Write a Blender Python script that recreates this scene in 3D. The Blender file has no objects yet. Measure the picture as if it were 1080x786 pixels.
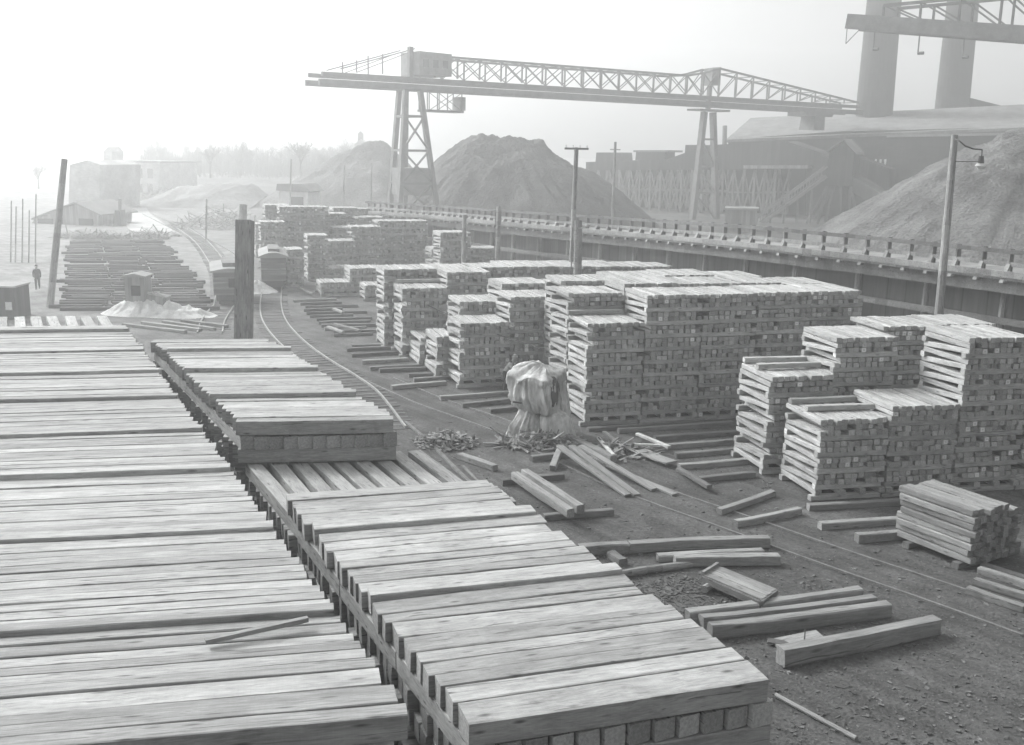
import bpy, bmesh, math, random
from mathutils import Vector, Matrix, noise
R = random.Random(1922)
PI = math.pi
scene = bpy.context.scene
COL = scene.collection

# ------------------------------------------------------------------ camera
F, CX, CY, HC = 1100.0, 540.0, 393.0, 11.0
PITCH = math.atan(236 / F)
ROLL = 0.02
CAM = Vector((0, 0, HC))
FWD = Vector((0, math.cos(PITCH), -math.sin(PITCH)))
R0 = Vector((1, 0, 0))
U0 = Vector((0, math.sin(PITCH), math.cos(PITCH)))
CAMX = R0 * math.cos(ROLL) + U0 * math.sin(ROLL)
CAMY = -R0 * math.sin(ROLL) + U0 * math.cos(ROLL)


def ray(px, py):
    return FWD + CAMX * ((px - CX) / F) - CAMY * ((py - CY) / F)


def G(px, py, z=0.0):
    d = ray(px, py)
    return CAM + d * ((z - HC) / d.z)


def PT(px, py, depth):
    return CAM + ray(px, py) * depth


def project(P):
    v = P - CAM
    dz = v.dot(FWD)
    return CX + F * v.dot(CAMX) / dz, CY - F * v.dot(CAMY) / dz


def height_at(B, py):
    lo, hi = -5.0, 80.0
    for _ in range(50):
        m = (lo + hi) / 2
        if project(Vector((B.x, B.y, m)))[1] > py:
            lo = m
        else:
            hi = m
    return lo


cam_d = bpy.data.cameras.new('camera')
cam_d.sensor_width = 36.0
cam_d.lens = 36.0 * F / 1080.0
cam_d.clip_end = 5000
cam_o = bpy.data.objects.new('camera', cam_d)
COL.objects.link(cam_o)
M3 = Matrix((CAMX, CAMY, -FWD)).transposed()
cam_o.matrix_world = Matrix.Translation(CAM) @ M3.to_4x4()
scene.camera = cam_o

# ------------------------------------------------------------------ materials


class NT:
    def __init__(self, name):
        self.m = bpy.data.materials.new(name)
        self.m.use_nodes = True
        self.t = self.m.node_tree
        self.t.nodes.clear()
        self.out = self.t.nodes.new('ShaderNodeOutputMaterial')
        self.b = self.t.nodes.new('ShaderNodeBsdfPrincipled')
        self.t.links.new(self.b.outputs[0], self.out.inputs[0])

    def n(self, kind, **kw):
        nd = self.t.nodes.new(kind)
        for k, v in kw.items():
            setattr(nd, k, v)
        return nd

    def link(self, a, b):
        self.t.links.new(a, b)

    def put(self, sock, v):
        if isinstance(v, (int, float)):
            sock.default_value = v
        else:
            self.link(v, sock)

    def math(self, op, a, b=0.0, c=None, clamp=False):
        nd = self.n('ShaderNodeMath', operation=op, use_clamp=clamp)
        self.put(nd.inputs[0], a)
        self.put(nd.inputs[1], b)
        if c is not None:
            self.put(nd.inputs[2], c)
        return nd.outputs[0]

    def vmath(self, op, a, b):
        nd = self.n('ShaderNodeVectorMath', operation=op)
        for s, v in zip(nd.inputs, (a, b)):
            if isinstance(v, tuple):
                s.default_value = v
            else:
                self.link(v, s)
        return nd.outputs[0]

    def noise(self, vec, scale, detail=4, rough=.55):
        nd = self.n('ShaderNodeTexNoise')
        nd.inputs['Scale'].default_value = scale
        nd.inputs['Detail'].default_value = detail
        nd.inputs['Roughness'].default_value = rough
        self.link(vec, nd.inputs['Vector'])
        return nd.outputs['Fac']

    def rng(self, v, a, b, c, d):
        nd = self.n('ShaderNodeMapRange')
        self.put(nd.inputs[0], v)
        for i, x in enumerate((a, b, c, d)):
            nd.inputs[i + 1].default_value = x
        return nd.outputs[0]

    def grey(self, v, tint=(.985, 1.0, .995)):
        nd = self.n('ShaderNodeCombineColor')
        for i in range(3):
            self.link(self.math('MULTIPLY', v, tint[i]), nd.inputs[i])
        self.link(nd.outputs[0], self.b.inputs['Base Color'])

    def bump(self, h, dist=.01, strength=.6):
        nd = self.n('ShaderNodeBump')
        nd.inputs['Strength'].default_value = strength
        nd.inputs['Distance'].default_value = dist
        self.link(h, nd.inputs['Height'])
        self.link(nd.outputs[0], self.b.inputs['Normal'])

    def spec(self, rough, s=.25):
        self.b.inputs['Roughness'].default_value = rough
        self.b.inputs['Specular IOR Level'].default_value = s


def wood(name, base, var=.5, endk=.8, mark=.0, grain=1.0):
    k = NT(name)
    gc = k.n('ShaderNodeAttribute', attribute_name='gc').outputs['Vector']
    tone = k.n('ShaderNodeAttribute', attribute_name='tone').outputs['Fac']
    endf = k.n('ShaderNodeAttribute', attribute_name='endf').outputs['Fac']
    orn = k.n('ShaderNodeObjectInfo').outputs['Random']
    r = k.math('FRACT', k.math('ADD', tone, orn))
    r2 = k.math('FRACT', k.math('MULTIPLY', r, 17.37))
    r3 = k.math('FRACT', k.math('MULTIPLY', r, 91.73))
    cv = k.n('ShaderNodeCombineXYZ')
    k.link(k.math('MULTIPLY', r, 53.0), cv.inputs[0])
    k.link(k.math('MULTIPLY', r2, 31.0), cv.inputs[1])
    k.link(k.math('MULTIPLY', r3, 23.0), cv.inputs[2])
    p = k.vmath('ADD', gc, cv.outputs[0])
    warp = k.noise(k.vmath('MULTIPLY', p, (1.2, 3, 3)), 1.0, 2)
    wv = k.n('ShaderNodeCombineXYZ')
    k.link(k.math('MULTIPLY', warp, .12), wv.inputs[1])
    k.link(k.math('MULTIPLY', warp, .12), wv.inputs[2])
    pw = k.vmath('ADD', p, wv.outputs[0])
    g1 = k.noise(k.vmath('MULTIPLY', pw, (1.5, 20, 20)), 1.0, 5, .6)
    g2 = k.noise(k.vmath('MULTIPLY', pw, (4.0, 85, 85)), 1.0, 3, .6)
    st = k.noise(k.vmath('MULTIPLY', p, (1.1, 3.5, 3.5)), 1.0, 5, .65)
    vo = k.n('ShaderNodeTexVoronoi')
    vo.inputs['Scale'].default_value = 1.0
    k.link(k.vmath('MULTIPLY', p, (1.7, 7.0, 7.0)), vo.inputs['Vector'])
    knot = k.rng(vo.outputs['Distance'], .05, .2, .3, 1.0)
    crack = k.rng(k.noise(k.vmath('MULTIPLY', pw, (.35, 26, 26)), 1.0, 2, .5), .30, .36, .45, 1.0)
    # broad per-piece tone
    a = k.math('MULTIPLY_ADD', k.math('SUBTRACT', r2, .5), var, 1.0)
    a = k.math('MULTIPLY', a, k.rng(g1, .3, .7, 1 - .2 * grain, 1 + .15 * grain))
    a = k.math('MULTIPLY', a, k.rng(g2, .3, .7, 1 - .2 * grain, 1 + .18 * grain))
    a = k.math('MULTIPLY', a, k.rng(st, .35, .7, 1.12, .72))
    a = k.math('MULTIPLY', a, knot)
    saw = k.noise(k.vmath('MULTIPLY', p, (55, 2.2, 2.2)), 1.0, 3, .6)
    a = k.math('MULTIPLY', a, k.rng(saw, .3, .7, .965, 1.03))
    dirt = k.noise(k.vmath('MULTIPLY', p, (3.0, 9, 9)), 1.0, 6, .7)
    a = k.math('MULTIPLY', a, k.rng(dirt, .56, .7, 1.0, .72))
    side = k.math('MULTIPLY', a, crack)
    # end grain: rings round an off-centre heart
    sx = k.n('ShaderNodeSeparateXYZ')
    k.link(gc, sx.inputs[0])
    hy = k.math('ADD', sx.outputs[1], k.math('MULTIPLY', k.math('SUBTRACT', r3, .5), .12))
    hz = k.math('ADD', sx.outputs[2], k.math('MULTIPLY', k.math('SUBTRACT', r2, .5), .1))
    rad = k.math('SQRT', k.math('ADD', k.math('MULTIPLY', hy, hy), k.math('MULTIPLY', hz, hz)))
    rings = k.math('SINE', k.math('MULTIPLY', k.math('ADD', rad, k.math('MULTIPLY', st, .03)), 260.0))
    e = k.math('MULTIPLY_ADD', rings, .06, 1.0)
    e = k.math('MULTIPLY', e, k.math('MULTIPLY_ADD', k.math('POWER', r3, 1.6), .6, .78))
    e = k.math('MULTIPLY', e, k.rng(k.noise(k.vmath('MULTIPLY', p, (1, 22, 22)), 1.0, 3), .3, .7, .75, 1.2))
    e = k.math('MULTIPLY', e, endk)
    if mark:
        ma = k.math('MAXIMUM', k.math('ABSOLUTE', sx.outputs[1]), k.math('ABSOLUTE', sx.outputs[2]))
        inside = k.math('MULTIPLY', k.rng(ma, .065, .085, 1, 0), k.rng(ma, .018, .04, .35, 1))
        pick = k.math('GREATER_THAN', r2, 1 - mark)
        e = k.math('ADD', e, k.math('MULTIPLY', k.math('MULTIPLY', inside, pick), k.math('MULTIPLY_ADD', r3, .9, .3)))
        dim = k.math('MULTIPLY', k.math('LESS_THAN', r2, .25), .2)
        e = k.math('MULTIPLY', e, k.math('SUBTRACT', 1.0, dim))
    mx = k.n('ShaderNodeMix')
    k.link(endf, mx.inputs[0])
    k.link(side, mx.inputs[2])
    k.link(e, mx.inputs[3])
    v = k.math('MULTIPLY', mx.outputs[0], base)
    v = k.math('MINIMUM', v, .8)
    k.grey(v)
    k.spec(.75, .3)
    h = k.math('ADD', k.math('MULTIPLY', g1, .6), k.math('ADD', k.math('MULTIPLY', g2, .35), crack))
    k.bump(h, .006, .7)
    return k.m


def rough(name, base, scale=2.0, amt=.35, fine=18.0, bump=.02, rgh=.9, spec=.2, stretch=(1, 1, 1)):
    k = NT(name)
    tc = k.n('ShaderNodeTexCoord').outputs['Object']
    p = k.vmath('MULTIPLY', tc, stretch)
    a = k.noise(p, scale, 6, .6)
    b = k.noise(p, fine, 4, .6)
    v = k.math('MULTIPLY', k.rng(a, .3, .7, 1 - amt, 1 + amt), k.rng(b, .3, .7, 1 - amt * .6, 1 + amt * .6))
    k.grey(k.math('MULTIPLY', v, base))
    k.spec(rgh, spec)
    k.bump(k.math('ADD', a, b), bump, .7)
    return k.m


def ground_mat():
    k = NT('packed dirt')
    tc = k.n('ShaderNodeTexCoord').outputs['Object']
    big = k.noise(tc, .07, 5, .6)
    mid = k.noise(tc, .6, 6, .65)
    fine = k.noise(tc, 9.0, 6, .7)
    peb = k.n('ShaderNodeTexVoronoi')
    peb.inputs['Scale'].default_value = 14.0
    k.link(tc, peb.inputs['Vector'])
    pr = k.n('ShaderNodeSeparateColor')
    k.link(peb.outputs['Color'], pr.inputs[0])
    stone = k.math('MULTIPLY', k.math('GREATER_THAN', pr.outputs[0], .93), k.math('LESS_THAN', peb.outputs['Distance'], .32))
    # wheel and drag streaks along the tracks
    sv = k.vmath('MULTIPLY', tc, (1.0, 1.0, 1.0))
    rot = k.n('ShaderNodeMapping')
    rot.inputs['Rotation'].default_value = (0, 0, math.radians(-38))
    k.link(sv, rot.inputs['Vector'])
    streak = k.noise(k.vmath('MULTIPLY', rot.outputs[0], (2.2, .12, 1)), 1.0, 4, .6)
    v = k.math('MULTIPLY', k.rng(big, .3, .7, .62, 1.4), k.rng(mid, .3, .7, .66, 1.35))
    v = k.math('MULTIPLY', v, k.rng(fine, .3, .7, .55, 1.5))
    v = k.math('MULTIPLY', v, k.rng(streak, .3, .7, .7, 1.3))
    v = k.math('ADD', k.math('MULTIPLY', v, .1), k.math('MULTIPLY', stone, .08))
    xy = k.n('ShaderNodeSeparateXYZ')
    k.link(tc, xy.inputs[0])
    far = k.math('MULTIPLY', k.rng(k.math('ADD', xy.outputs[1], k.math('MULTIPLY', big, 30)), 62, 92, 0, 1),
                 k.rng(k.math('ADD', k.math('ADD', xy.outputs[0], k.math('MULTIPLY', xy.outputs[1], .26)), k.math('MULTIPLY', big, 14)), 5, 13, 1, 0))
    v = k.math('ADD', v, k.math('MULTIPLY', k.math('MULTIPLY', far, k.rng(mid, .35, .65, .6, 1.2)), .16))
    k.grey(v)
    k.spec(.95, .15)
    h = k.math('ADD', k.math('MULTIPLY', mid, 2.0), k.math('ADD', fine, k.math('MULTIPLY', stone, .5)))
    k.bump(h, .08, 1.0)
    return k.m


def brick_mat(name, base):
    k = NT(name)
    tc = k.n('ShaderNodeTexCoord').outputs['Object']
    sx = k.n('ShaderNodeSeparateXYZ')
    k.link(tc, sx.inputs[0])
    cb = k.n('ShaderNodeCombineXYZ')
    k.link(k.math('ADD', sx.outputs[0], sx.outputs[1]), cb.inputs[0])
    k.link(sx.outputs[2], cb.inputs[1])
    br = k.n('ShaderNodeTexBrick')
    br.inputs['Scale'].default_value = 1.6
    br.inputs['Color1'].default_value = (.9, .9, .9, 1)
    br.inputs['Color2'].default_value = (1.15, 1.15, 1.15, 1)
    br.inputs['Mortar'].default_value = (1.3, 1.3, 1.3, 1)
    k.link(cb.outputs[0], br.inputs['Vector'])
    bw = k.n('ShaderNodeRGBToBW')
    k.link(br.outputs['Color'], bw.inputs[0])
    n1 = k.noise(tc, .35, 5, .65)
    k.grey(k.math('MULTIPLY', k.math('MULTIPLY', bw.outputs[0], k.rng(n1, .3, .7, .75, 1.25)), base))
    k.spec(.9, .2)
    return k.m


def board_mat(name, base, pitch=.25, axis=0):
    """vertical (axis 0) boarding, weathered"""
    k = NT(name)
    tc = k.n('ShaderNodeTexCoord').outputs['Object']
    sx = k.n('ShaderNodeSeparateXYZ')
    k.link(tc, sx.inputs[0])
    co = k.math('ADD', sx.outputs[0], k.math('MULTIPLY', sx.outputs[1], .9)) if axis == 0 else sx.outputs[2]
    q = k.math('MULTIPLY', co, 1 / pitch)
    fl = k.math('FLOOR', q)
    fr = k.math('FRACT', q)
    wn = k.n('ShaderNodeTexWhiteNoise', noise_dimensions='1D')
    k.link(fl, wn.inputs['W'])
    gap = k.rng(fr, 0, .09, .45, 1.0)
    n1 = k.noise(k.vmath('MULTIPLY', tc, (3, 3, .4) if axis == 0 else (.4, .4, 6)), 1.0, 5, .65)
    v = k.math('MULTIPLY', k.rng(wn.outputs[0], 0, 1, .78, 1.2), k.rng(n1, .3, .7, .75, 1.2))
    k.grey(k.math('MULTIPLY', k.math('MULTIPLY', v, gap), base))
    k.spec(.9, .2)
    return k.m


W_LUM = wood('fresh sawn lumber', .345, .5, .85, 0)
W_TIE = wood('seasoning tie', .4, .4, .88, .1)
W_FAR = wood('seasoning tie far', .4, .4, .88, .08)
W_OLD = wood('weathered timber', .26, .5, .8, 0)
W_DARK = wood('dark old timber', .15, .5, .9, 0)
W_SLP = wood('buried sleeper', .12, .4, .9, 0)
W_FIELD = wood('old dark field tie', .075, .6, .9, 0)
W_LIGHT = wood('pale scrap board', .5, .5, .9, 0)
M_GROUND = ground_mat()
M_ROAD = rough('pale trodden sand', .42, .4, .25, 8, .02)
M_LIME = rough('white ballast sand', .7, 1.2, .2, 12, .05)
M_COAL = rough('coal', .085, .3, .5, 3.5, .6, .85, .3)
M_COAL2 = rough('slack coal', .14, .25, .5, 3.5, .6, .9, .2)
M_RAIL = rough('worn rail steel', .28, 4, .3, 20, .005, .42, .5)
M_RAILD = rough('dusty sunk rail', .16, 4, .35, 20, .005, .6, .4)
M_RUST = rough('rusted rod', .16, 4, .3, 20, .005, .8, .3)
M_STEEL = rough('painted crane steel', .15, 1, .25, 9, .005, .7, .3)
M_SHEET = rough('corrugated sheet', .2, 1, .25, 9, .01, .7, .3)
M_BRICK = brick_mat('sooty brick', .065)
M_BRICKD = brick_mat('soot black brick', .045)
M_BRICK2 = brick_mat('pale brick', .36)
M_ROOF = rough('tar roof', .2, .5, .25, 6, .01)
M_STONE = rough('clinker stones', .13, 1.5, .6, 3, .01)
M_ROOFD = rough('sooty roof', .2, .4, .3, 3, .01)
M_ROOFL = rough('light roof', .3, .4, .2, 6, .01)
M_BOARD = board_mat('weather boarding', .065, .3)
M_BOARDL = board_mat('pale boarding', .3, .25)
M_BULK = board_mat('bulkhead planking', .13, .28)
M_CAR = board_mat('car side boards', .16, .22, 1)
M_WHITE = rough('whitewash', .75, 1, .12, 8, .01)
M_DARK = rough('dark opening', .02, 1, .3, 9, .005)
M_CANVAS = rough('worn canvas', .44, 1.6, .5, 7, .03, .95, .1, (1, 1, .35))
M_FLAP = rough('lit pale canvas', .5, 1.8, .42, 7, .03, .95, .1, (1, 1, .35))  # pale flap canvas, tone raised to put light on the flaps
M_IRON = rough('dark machinery', .05, 2, .4, 12, .01, .6, .4)
M_BARK = rough('bark', .16, 3, .3, 14, .02)
M_TWIG = rough('twigs', .2, 3, .2, 14, .01)
M_SKIN = rough('skin', .38, 3, .08, 20, .003, .6)
M_CLOTH = rough('dark work clothes', .07, 5, .25, 40, .01)
M_SHIRT = rough('grey work shirt', .42, 5, .25, 40, .01)
M_HILL = rough('brushy hillside', .2, .08, .4, 1.5, .3)
M_LAMP = rough('enamel lamp shade', .6, 3, .1, 20, .003, .4)
M_WINDOW = rough('dusty window glass', .07, 2, .25, 9, .003, .25, .5)

# ------------------------------------------------------------------ mesh builder


class MB:
    def __init__(self):
        self.v, self.f, self.gc, self.tone, self.e = [], [], [], [], []

    def quadbox(self, corners, local, tone, ends=True):
        b = len(self.v)
        self.v += corners
        self.gc += local
        self.tone += [tone] * 8
        for q, en in (((0, 3, 2, 1), 1), ((4, 5, 6, 7), 1), ((0, 1, 5, 4), 0), ((1, 2, 6, 5), 0), ((2, 3, 7, 6), 0), ((3, 0, 4, 7), 0)):
            self.f.append(tuple(b + i for i in q))
            self.e.append(float(en and ends))
        return self

    def bar(self, c, X, l, w, h, up=Vector((0, 0, 1)), jit=0.0, tone=None):
        """a timber: centre c, long direction X"""
        X = X.normalized()
        Y = up.cross(X)
        if Y.length < 1e-4:
            Y = Vector((0, 1, 0))
        Y.normalize()
        Z = X.cross(Y)
        cs, ls = [], []
        for sx in (-1, 1):
            for sy, sz in ((-1, -1), (1, -1), (1, 1), (-1, 1)):
                a, b2, d = sx * l / 2, sy * w / 2, sz * h / 2
                if jit:
                    a += R.uniform(-jit, jit)
                    b2 += R.uniform(-jit, jit) * .5
                    d += R.uniform(-jit, jit) * .5
                cs.append(c + X * a + Y * b2 + Z * d)
                ls.append((a, b2, d))
        return self.quadbox(cs, ls, R.random() if tone is None else tone)

    def beam(self, p, q, w, h=None, up=Vector((0, 0, 1)), jit=0.0):
        h = w if h is None else h
        d = q - p
        if d.length < 1e-5:
            return self
        return self.bar((p + q) / 2, d, d.length, w, h, up, jit)

    def box(self, x0, x1, y0, y1, z0, z1):
        return self.bar(Vector(((x0 + x1) / 2, (y0 + y1) / 2, (z0 + z1) / 2)), Vector((1, 0, 0)), x1 - x0, y1 - y0, z1 - z0)

    def cyl(self, p, q, r0, r1, n=8, caps=True):
        d = (q - p).normalized()
        a = d.orthogonal().normalized()
        b2 = d.cross(a)
        base = len(self.v)
        t = R.random()
        L = (q - p).length
        for k, (pt, r) in enumerate(((p, r0), (q, r1))):
            for i in range(n):
                an = 2 * PI * i / n
                self.v.append(pt + a * (r * math.cos(an)) + b2 * (r * math.sin(an)))
                self.gc.append((k * L, r * math.cos(an), r * math.sin(an)))
                self.tone.append(t)
        for i in range(n):
            j = (i + 1) % n
            self.f.append((base + i, base + j, base + n + j, base + n + i))
            self.e.append(0.0)
        if caps:
            self.f.append(tuple(base + i for i in reversed(range(n))))
            self.f.append(tuple(base + n + i for i in range(n)))
            self.e += [1.0, 1.0]
        return self

    def poly(self, verts, faces):
        b = len(self.v)
        t = R.random()
        for p in verts:
            self.v.append(Vector(p))
            self.gc.append(tuple(p))
            self.tone.append(t)
        for q in faces:
            self.f.append(tuple(b + i for i in q))
            self.e.append(0.0)
        return self

    def prism(self, outline, off):
        """planar outline (3-D points) extruded by the vector off"""
        n = len(outline)
        vs = [Vector(p) for p in outline] + [Vector(p) + off for p in outline]
        fs = [tuple(reversed(range(n))), tuple(range(n, 2 * n))]
        fs += [(i, (i + 1) % n, n + (i + 1) % n, n + i) for i in range(n)]
        return self.poly(vs, fs)

    def mesh(self, name, mat, org=Vector((0, 0, 0)), smooth=False):
        m = bpy.data.meshes.new(name)
        m.from_pydata([tuple(Vector(p) - org) for p in self.v], [], self.f)
        m.materials.append(mat)
        at = m.attributes.new('gc', 'FLOAT_VECTOR', 'POINT')
        at.data.foreach_set('vector', [c for g in self.gc for c in g])
        m.attributes.new('tone', 'FLOAT', 'POINT').data.foreach_set('value', self.tone)
        m.attributes.new('endf', 'FLOAT', 'FACE').data.foreach_set('value', self.e)
        bm = bmesh.new()
        bm.from_mesh(m)
        bmesh.ops.recalc_face_normals(bm, faces=bm.faces)
        bm.to_mesh(m)
        bm.free()
        if smooth:
            for p in m.polygons:
                p.use_smooth = True
        m.update()
        return m

    def build(self, name, mat, parent=None, org=None, smooth=False):
        """ONE mesh object; a child's vertices are given in world space"""
        if parent is not None:
            w = parent.location.copy()
            pp = parent.parent
            while pp is not None:
                w += pp.location
                pp = pp.parent
            o = bpy.data.objects.new(name, self.mesh(name, mat, w, smooth))
            o.parent = parent
        else:
            if org is None:
                xs = [p[0] for p in self.v]
                ys = [p[1] for p in self.v]
                zs = [p[2] for p in self.v]
                org = Vector(((min(xs) + max(xs)) / 2, (min(ys) + max(ys)) / 2, min(zs)))
            o = bpy.data.objects.new(name, self.mesh(name, mat, org, smooth))
            o.location = org
        COL.objects.link(o)
        return o


def tag(o, label=None, cat=None, group=None, kind=None):
    if label:
        o['label'] = label
    if cat:
        o['category'] = cat
    if group:
        o['group'] = group
    if kind:
        o['kind'] = kind
    return o


def empty(name, loc, label, cat, group=None):
    o = bpy.data.objects.new(name, None)
    o.empty_display_size = .3
    o.location = loc
    COL.objects.link(o)
    return tag(o, label, cat, group)


# ------------------------------------------------------------------ timbers as objects
def timber_mesh(name, l, w, h, mat, nseg=8, jit=.006, cham=.012, bow=.012):
    mb = MB()
    secs = []
    by, bz = R.uniform(-bow, bow), R.uniform(-bow, bow)
    tw = R.uniform(-.012, .012)
    prof = []
    for sy, sz in ((-1, -1), (1, -1), (1, 1), (-1, 1)):
        c1 = cham * R.uniform(.5, 1.8)
        c2 = cham * R.uniform(.5, 1.8)
        a, b2 = sy * w / 2, sz * h / 2
        if sy * sz > 0:
            prof += [(a - sy * c1, b2, sy, sz), (a, b2 - sz * c2, sy, sz)] if sz < 0 and False else [(a, b2 - sz * c2, sy, sz), (a - sy * c1, b2, sy, sz)]
        else:
            prof += [(a - sy * c1, b2, sy, sz), (a, b2 - sz * c2, sy, sz)]
    prof.sort(key=lambda q: math.atan2(q[1], q[0]))
    n = len(prof)
    t = R.random()
    for i in range(nseg + 1):
        x = -l / 2 + l * i / nseg
        s = math.sin(PI * i / nseg)
        for (y, z, sy, sz) in prof:
            yy = y + by * s + R.uniform(-jit, jit) * .6 + tw * z * (i / nseg - .5) * 4
            zz = z + bz * s + R.uniform(-jit, jit) * .6 + tw * y * (i / nseg - .5) * 4
            mb.v.append(Vector((x + (R.uniform(-jit, jit) if i in (0, nseg) else 0), yy, zz)))
            mb.gc.append((x, y, z))
            mb.tone.append(t)
    for i in range(nseg):
        for j in range(n):
            k = (j + 1) % n
            mb.f.append((i * n + j, i * n + k, (i + 1) * n + k, (i + 1) * n + j))
            mb.e.append(0.0)
    mb.f.append(tuple(reversed(range(n))))
    mb.f.append(tuple(nseg * n + j for j in range(n)))
    mb.e += [1.0, 1.0]
    return mb.mesh(name, mat)


LUM_L, LUM_W, LUM_H = 4.0, .31, .30
TIE_L, TIE_W, TIE_H = 2.44, .222, .18
LUM = [timber_mesh('sawn_timber', LUM_L, LUM_W, LUM_H, W_LUM, 9, .005, .011, .014) for _ in range(14)]
TIES = [timber_mesh('tie', TIE_L, TIE_W, TIE_H, W_TIE, 5, .007, .014, .012) for _ in range(14)]
TIE_OLD = [timber_mesh('tie', TIE_L, TIE_W, TIE_H, W_OLD, 6, .01, .018, .016) for _ in range(8)]
TIE_DK = [timber_mesh('skid', TIE_L, TIE_W, TIE_H, W_DARK, 6, .01, .018, .016) for _ in range(6)]


def put(mesh, name, c, X, scale, up=Vector((0, 0, 1)), parent=None, spin=True):
    X = X.normalized()
    if spin and R.random() < .5:
        X = -X
    Y = up.cross(X).normalized()
    Z = X.cross(Y)
    if spin and R.random() < .5:
        Y, Z = -Y, -Z
    o = bpy.data.objects.new(name, mesh)
    m = Matrix((X, Y, Z)).transposed().to_4x4()
    loc = Vector(c)
    if parent is not None:
        loc = loc - parent.location
        o.parent = parent
    o.matrix_basis = Matrix.Translation(loc) @ m @ Matrix.Diagonal((*scale, 1))
    COL.objects.link(o)
    return o


ORD = ['front', 'second', 'third', 'fourth', 'fifth', 'sixth', 'seventh', 'eighth', 'ninth', 'tenth', 'eleventh',
       'twelfth', 'thirteenth', 'fourteenth', 'fifteenth', 'sixteenth', 'seventeenth', 'eighteenth', 'nineteenth', 'twentieth']
ORD1 = ['first'] + ORD[1:]

# ------------------------------------------------------------------ foreground lumber piles
lower = MB()          # everything of the big piles that only shows as a sliver


def lum(c, X, l, w, h, label, group, up=Vector((0, 0, 1))):
    o = put(R.choice(LUM), 'sawn_timber', c, X, (l / LUM_L, w / LUM_W, h / LUM_H), up)
    return tag(o, label, 'timber', group)


def pile_segments(edge_a, edge_b, marks, z_top, L, side, label_fn, group, first_label=None, raise_amt=.05, wide=.22, seg_dz=None, udir=None, tw=None):
    """Cross timbers along the edge line a(far) -> b(near). marks: edge fractions from far to near.
    side=+1: timber runs to the right of the edge, -1: to the left."""
    v = (edge_b - edge_a)
    tot = v.length
    v.normalize()                                   # towards the camera
    u = Vector((-v.y, v.x, 0)) * side               # across
    if u.x * side < 0:
        u = -u
    if udir is not None:
        u = udir.normalized()
    tw = tw or LUM_W
    nseg = len(marks) - 1
    for s in range(nseg):
        a, b = marks[s] * tot, marks[s + 1] * tot
        ws = []
        x = 0.0
        while True:
            w = tw * R.uniform(.82, 1.14) if R.random() > wide else tw * R.uniform(1.25, 1.6)
            if x + w > (b - a) + .05:
                break
            ws.append(w)
            x += w + .012
        k = (b - a) / max(x, .1)
        x = a
        n = len(ws)
        skew = R.uniform(-.012, .012)
        segL = L * R.uniform(.985, 1.015)
        dz0 = seg_dz[s] if seg_dz else 0.0
        for i, w in enumerate(ws):
            w2 = w * k
            t = (i + .5) / n
            lift = dz0 + raise_amt * max(0.0, t - .35) * .6 + R.uniform(-.012, .012)
            if i == n - 1 and s < nseg - 1:
                lift += raise_amt * .9
            l = segL * R.uniform(.985, 1.012)
            off = R.uniform(-.03, .03) + (R.uniform(-.1, .08) if R.random() < .1 else 0)
            c = edge_a + v * (x + w2 / 2) + u * (l / 2 + off - .02) + Vector((0, 0, z_top + lift - LUM_H / 2))
            d = (u + v * (skew + R.uniform(-.006, .006)) + Vector((0, 0, R.uniform(-.003, .003))))
            lum(c, d, l, w2 - .012, LUM_H, label_fn(nseg - 1 - s, n - 1 - i), group)
            x += w2 + .012 * k
    return u, v, tot


def fill_lower(edge_a, edge_b, u, v, z_from, L, first_long=True):
    """the body of a big pile down to the ground: alternate long and cross courses"""
    tot = (edge_b - edge_a).length
    z = z_from
    k = 0 if first_long else 1
    while z > .2:
        zc = z - LUM_H / 2
        if k % 3 == 0:
            nl = int(tot / LUM_L)
            for j in range(nl):
                for q in (.16, L - .16) if k else (L * .33, L * .62, L - .16):
                    c = edge_a + v * ((j + .5) * tot / nl) + u * q + Vector((0, 0, zc))
                    lower.bar(c, v, tot / nl - .05, LUM_W, LUM_H, jit=.012)
        else:
            nn = int(tot / (LUM_W + .02))
            for j in range(nn):
                c = edge_a + v * ((j + .5) * tot / nn) + u * (L / 2 + R.uniform(-.05, .05)) + Vector((0, 0, zc))
                lower.bar(c, u, L * R.uniform(.985, 1.01), LUM_W * R.uniform(.85, 1), LUM_H, jit=.012)
        z -= LUM_H
        k += 1


def frac_on(edge_a, edge_b, py_list, z):
    out = []
    for py in py_list:
        lo, hi = -.2, 1.2
        for _ in range(40):
            m = (lo + hi) / 2
            p = edge_a.lerp(edge_b, m)
            if project(Vector((p.x, p.y, z)))[1] < py:
                lo = m
            else:
                hi = m
        out.append(lo)
    return out


def flat(p):
    return Vector((p.x, p.y, 0))


# --- left pile
Z1 = 5.1
a1, b1 = flat(G(131, 343, Z1)), flat(G(432, 757, Z1))
L1len = 4.75
mk = frac_on(a1, b1, [343, 349.5, 371, 393, 420, 456, 497, 560, 650, 757], Z1)


def lab1(s, i):
    return '%s timber in the %s stepped section from the near end of the wide left pile' % (ORD[i], ORD1[s])


GL1 = 'timbers on top of the left lumber pile'
u1, v1, t1 = pile_segments(a1, b1, mk, Z1, L1len, -1, lab1, GL1, raise_amt=.065, wide=.16, udir=flat(G(10, 664, Z1)) - flat(G(340, 642, Z1)), tw=.25)
fill_lower(a1, b1, u1, v1, Z1 - LUM_H - .03, L1len, True)
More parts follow.
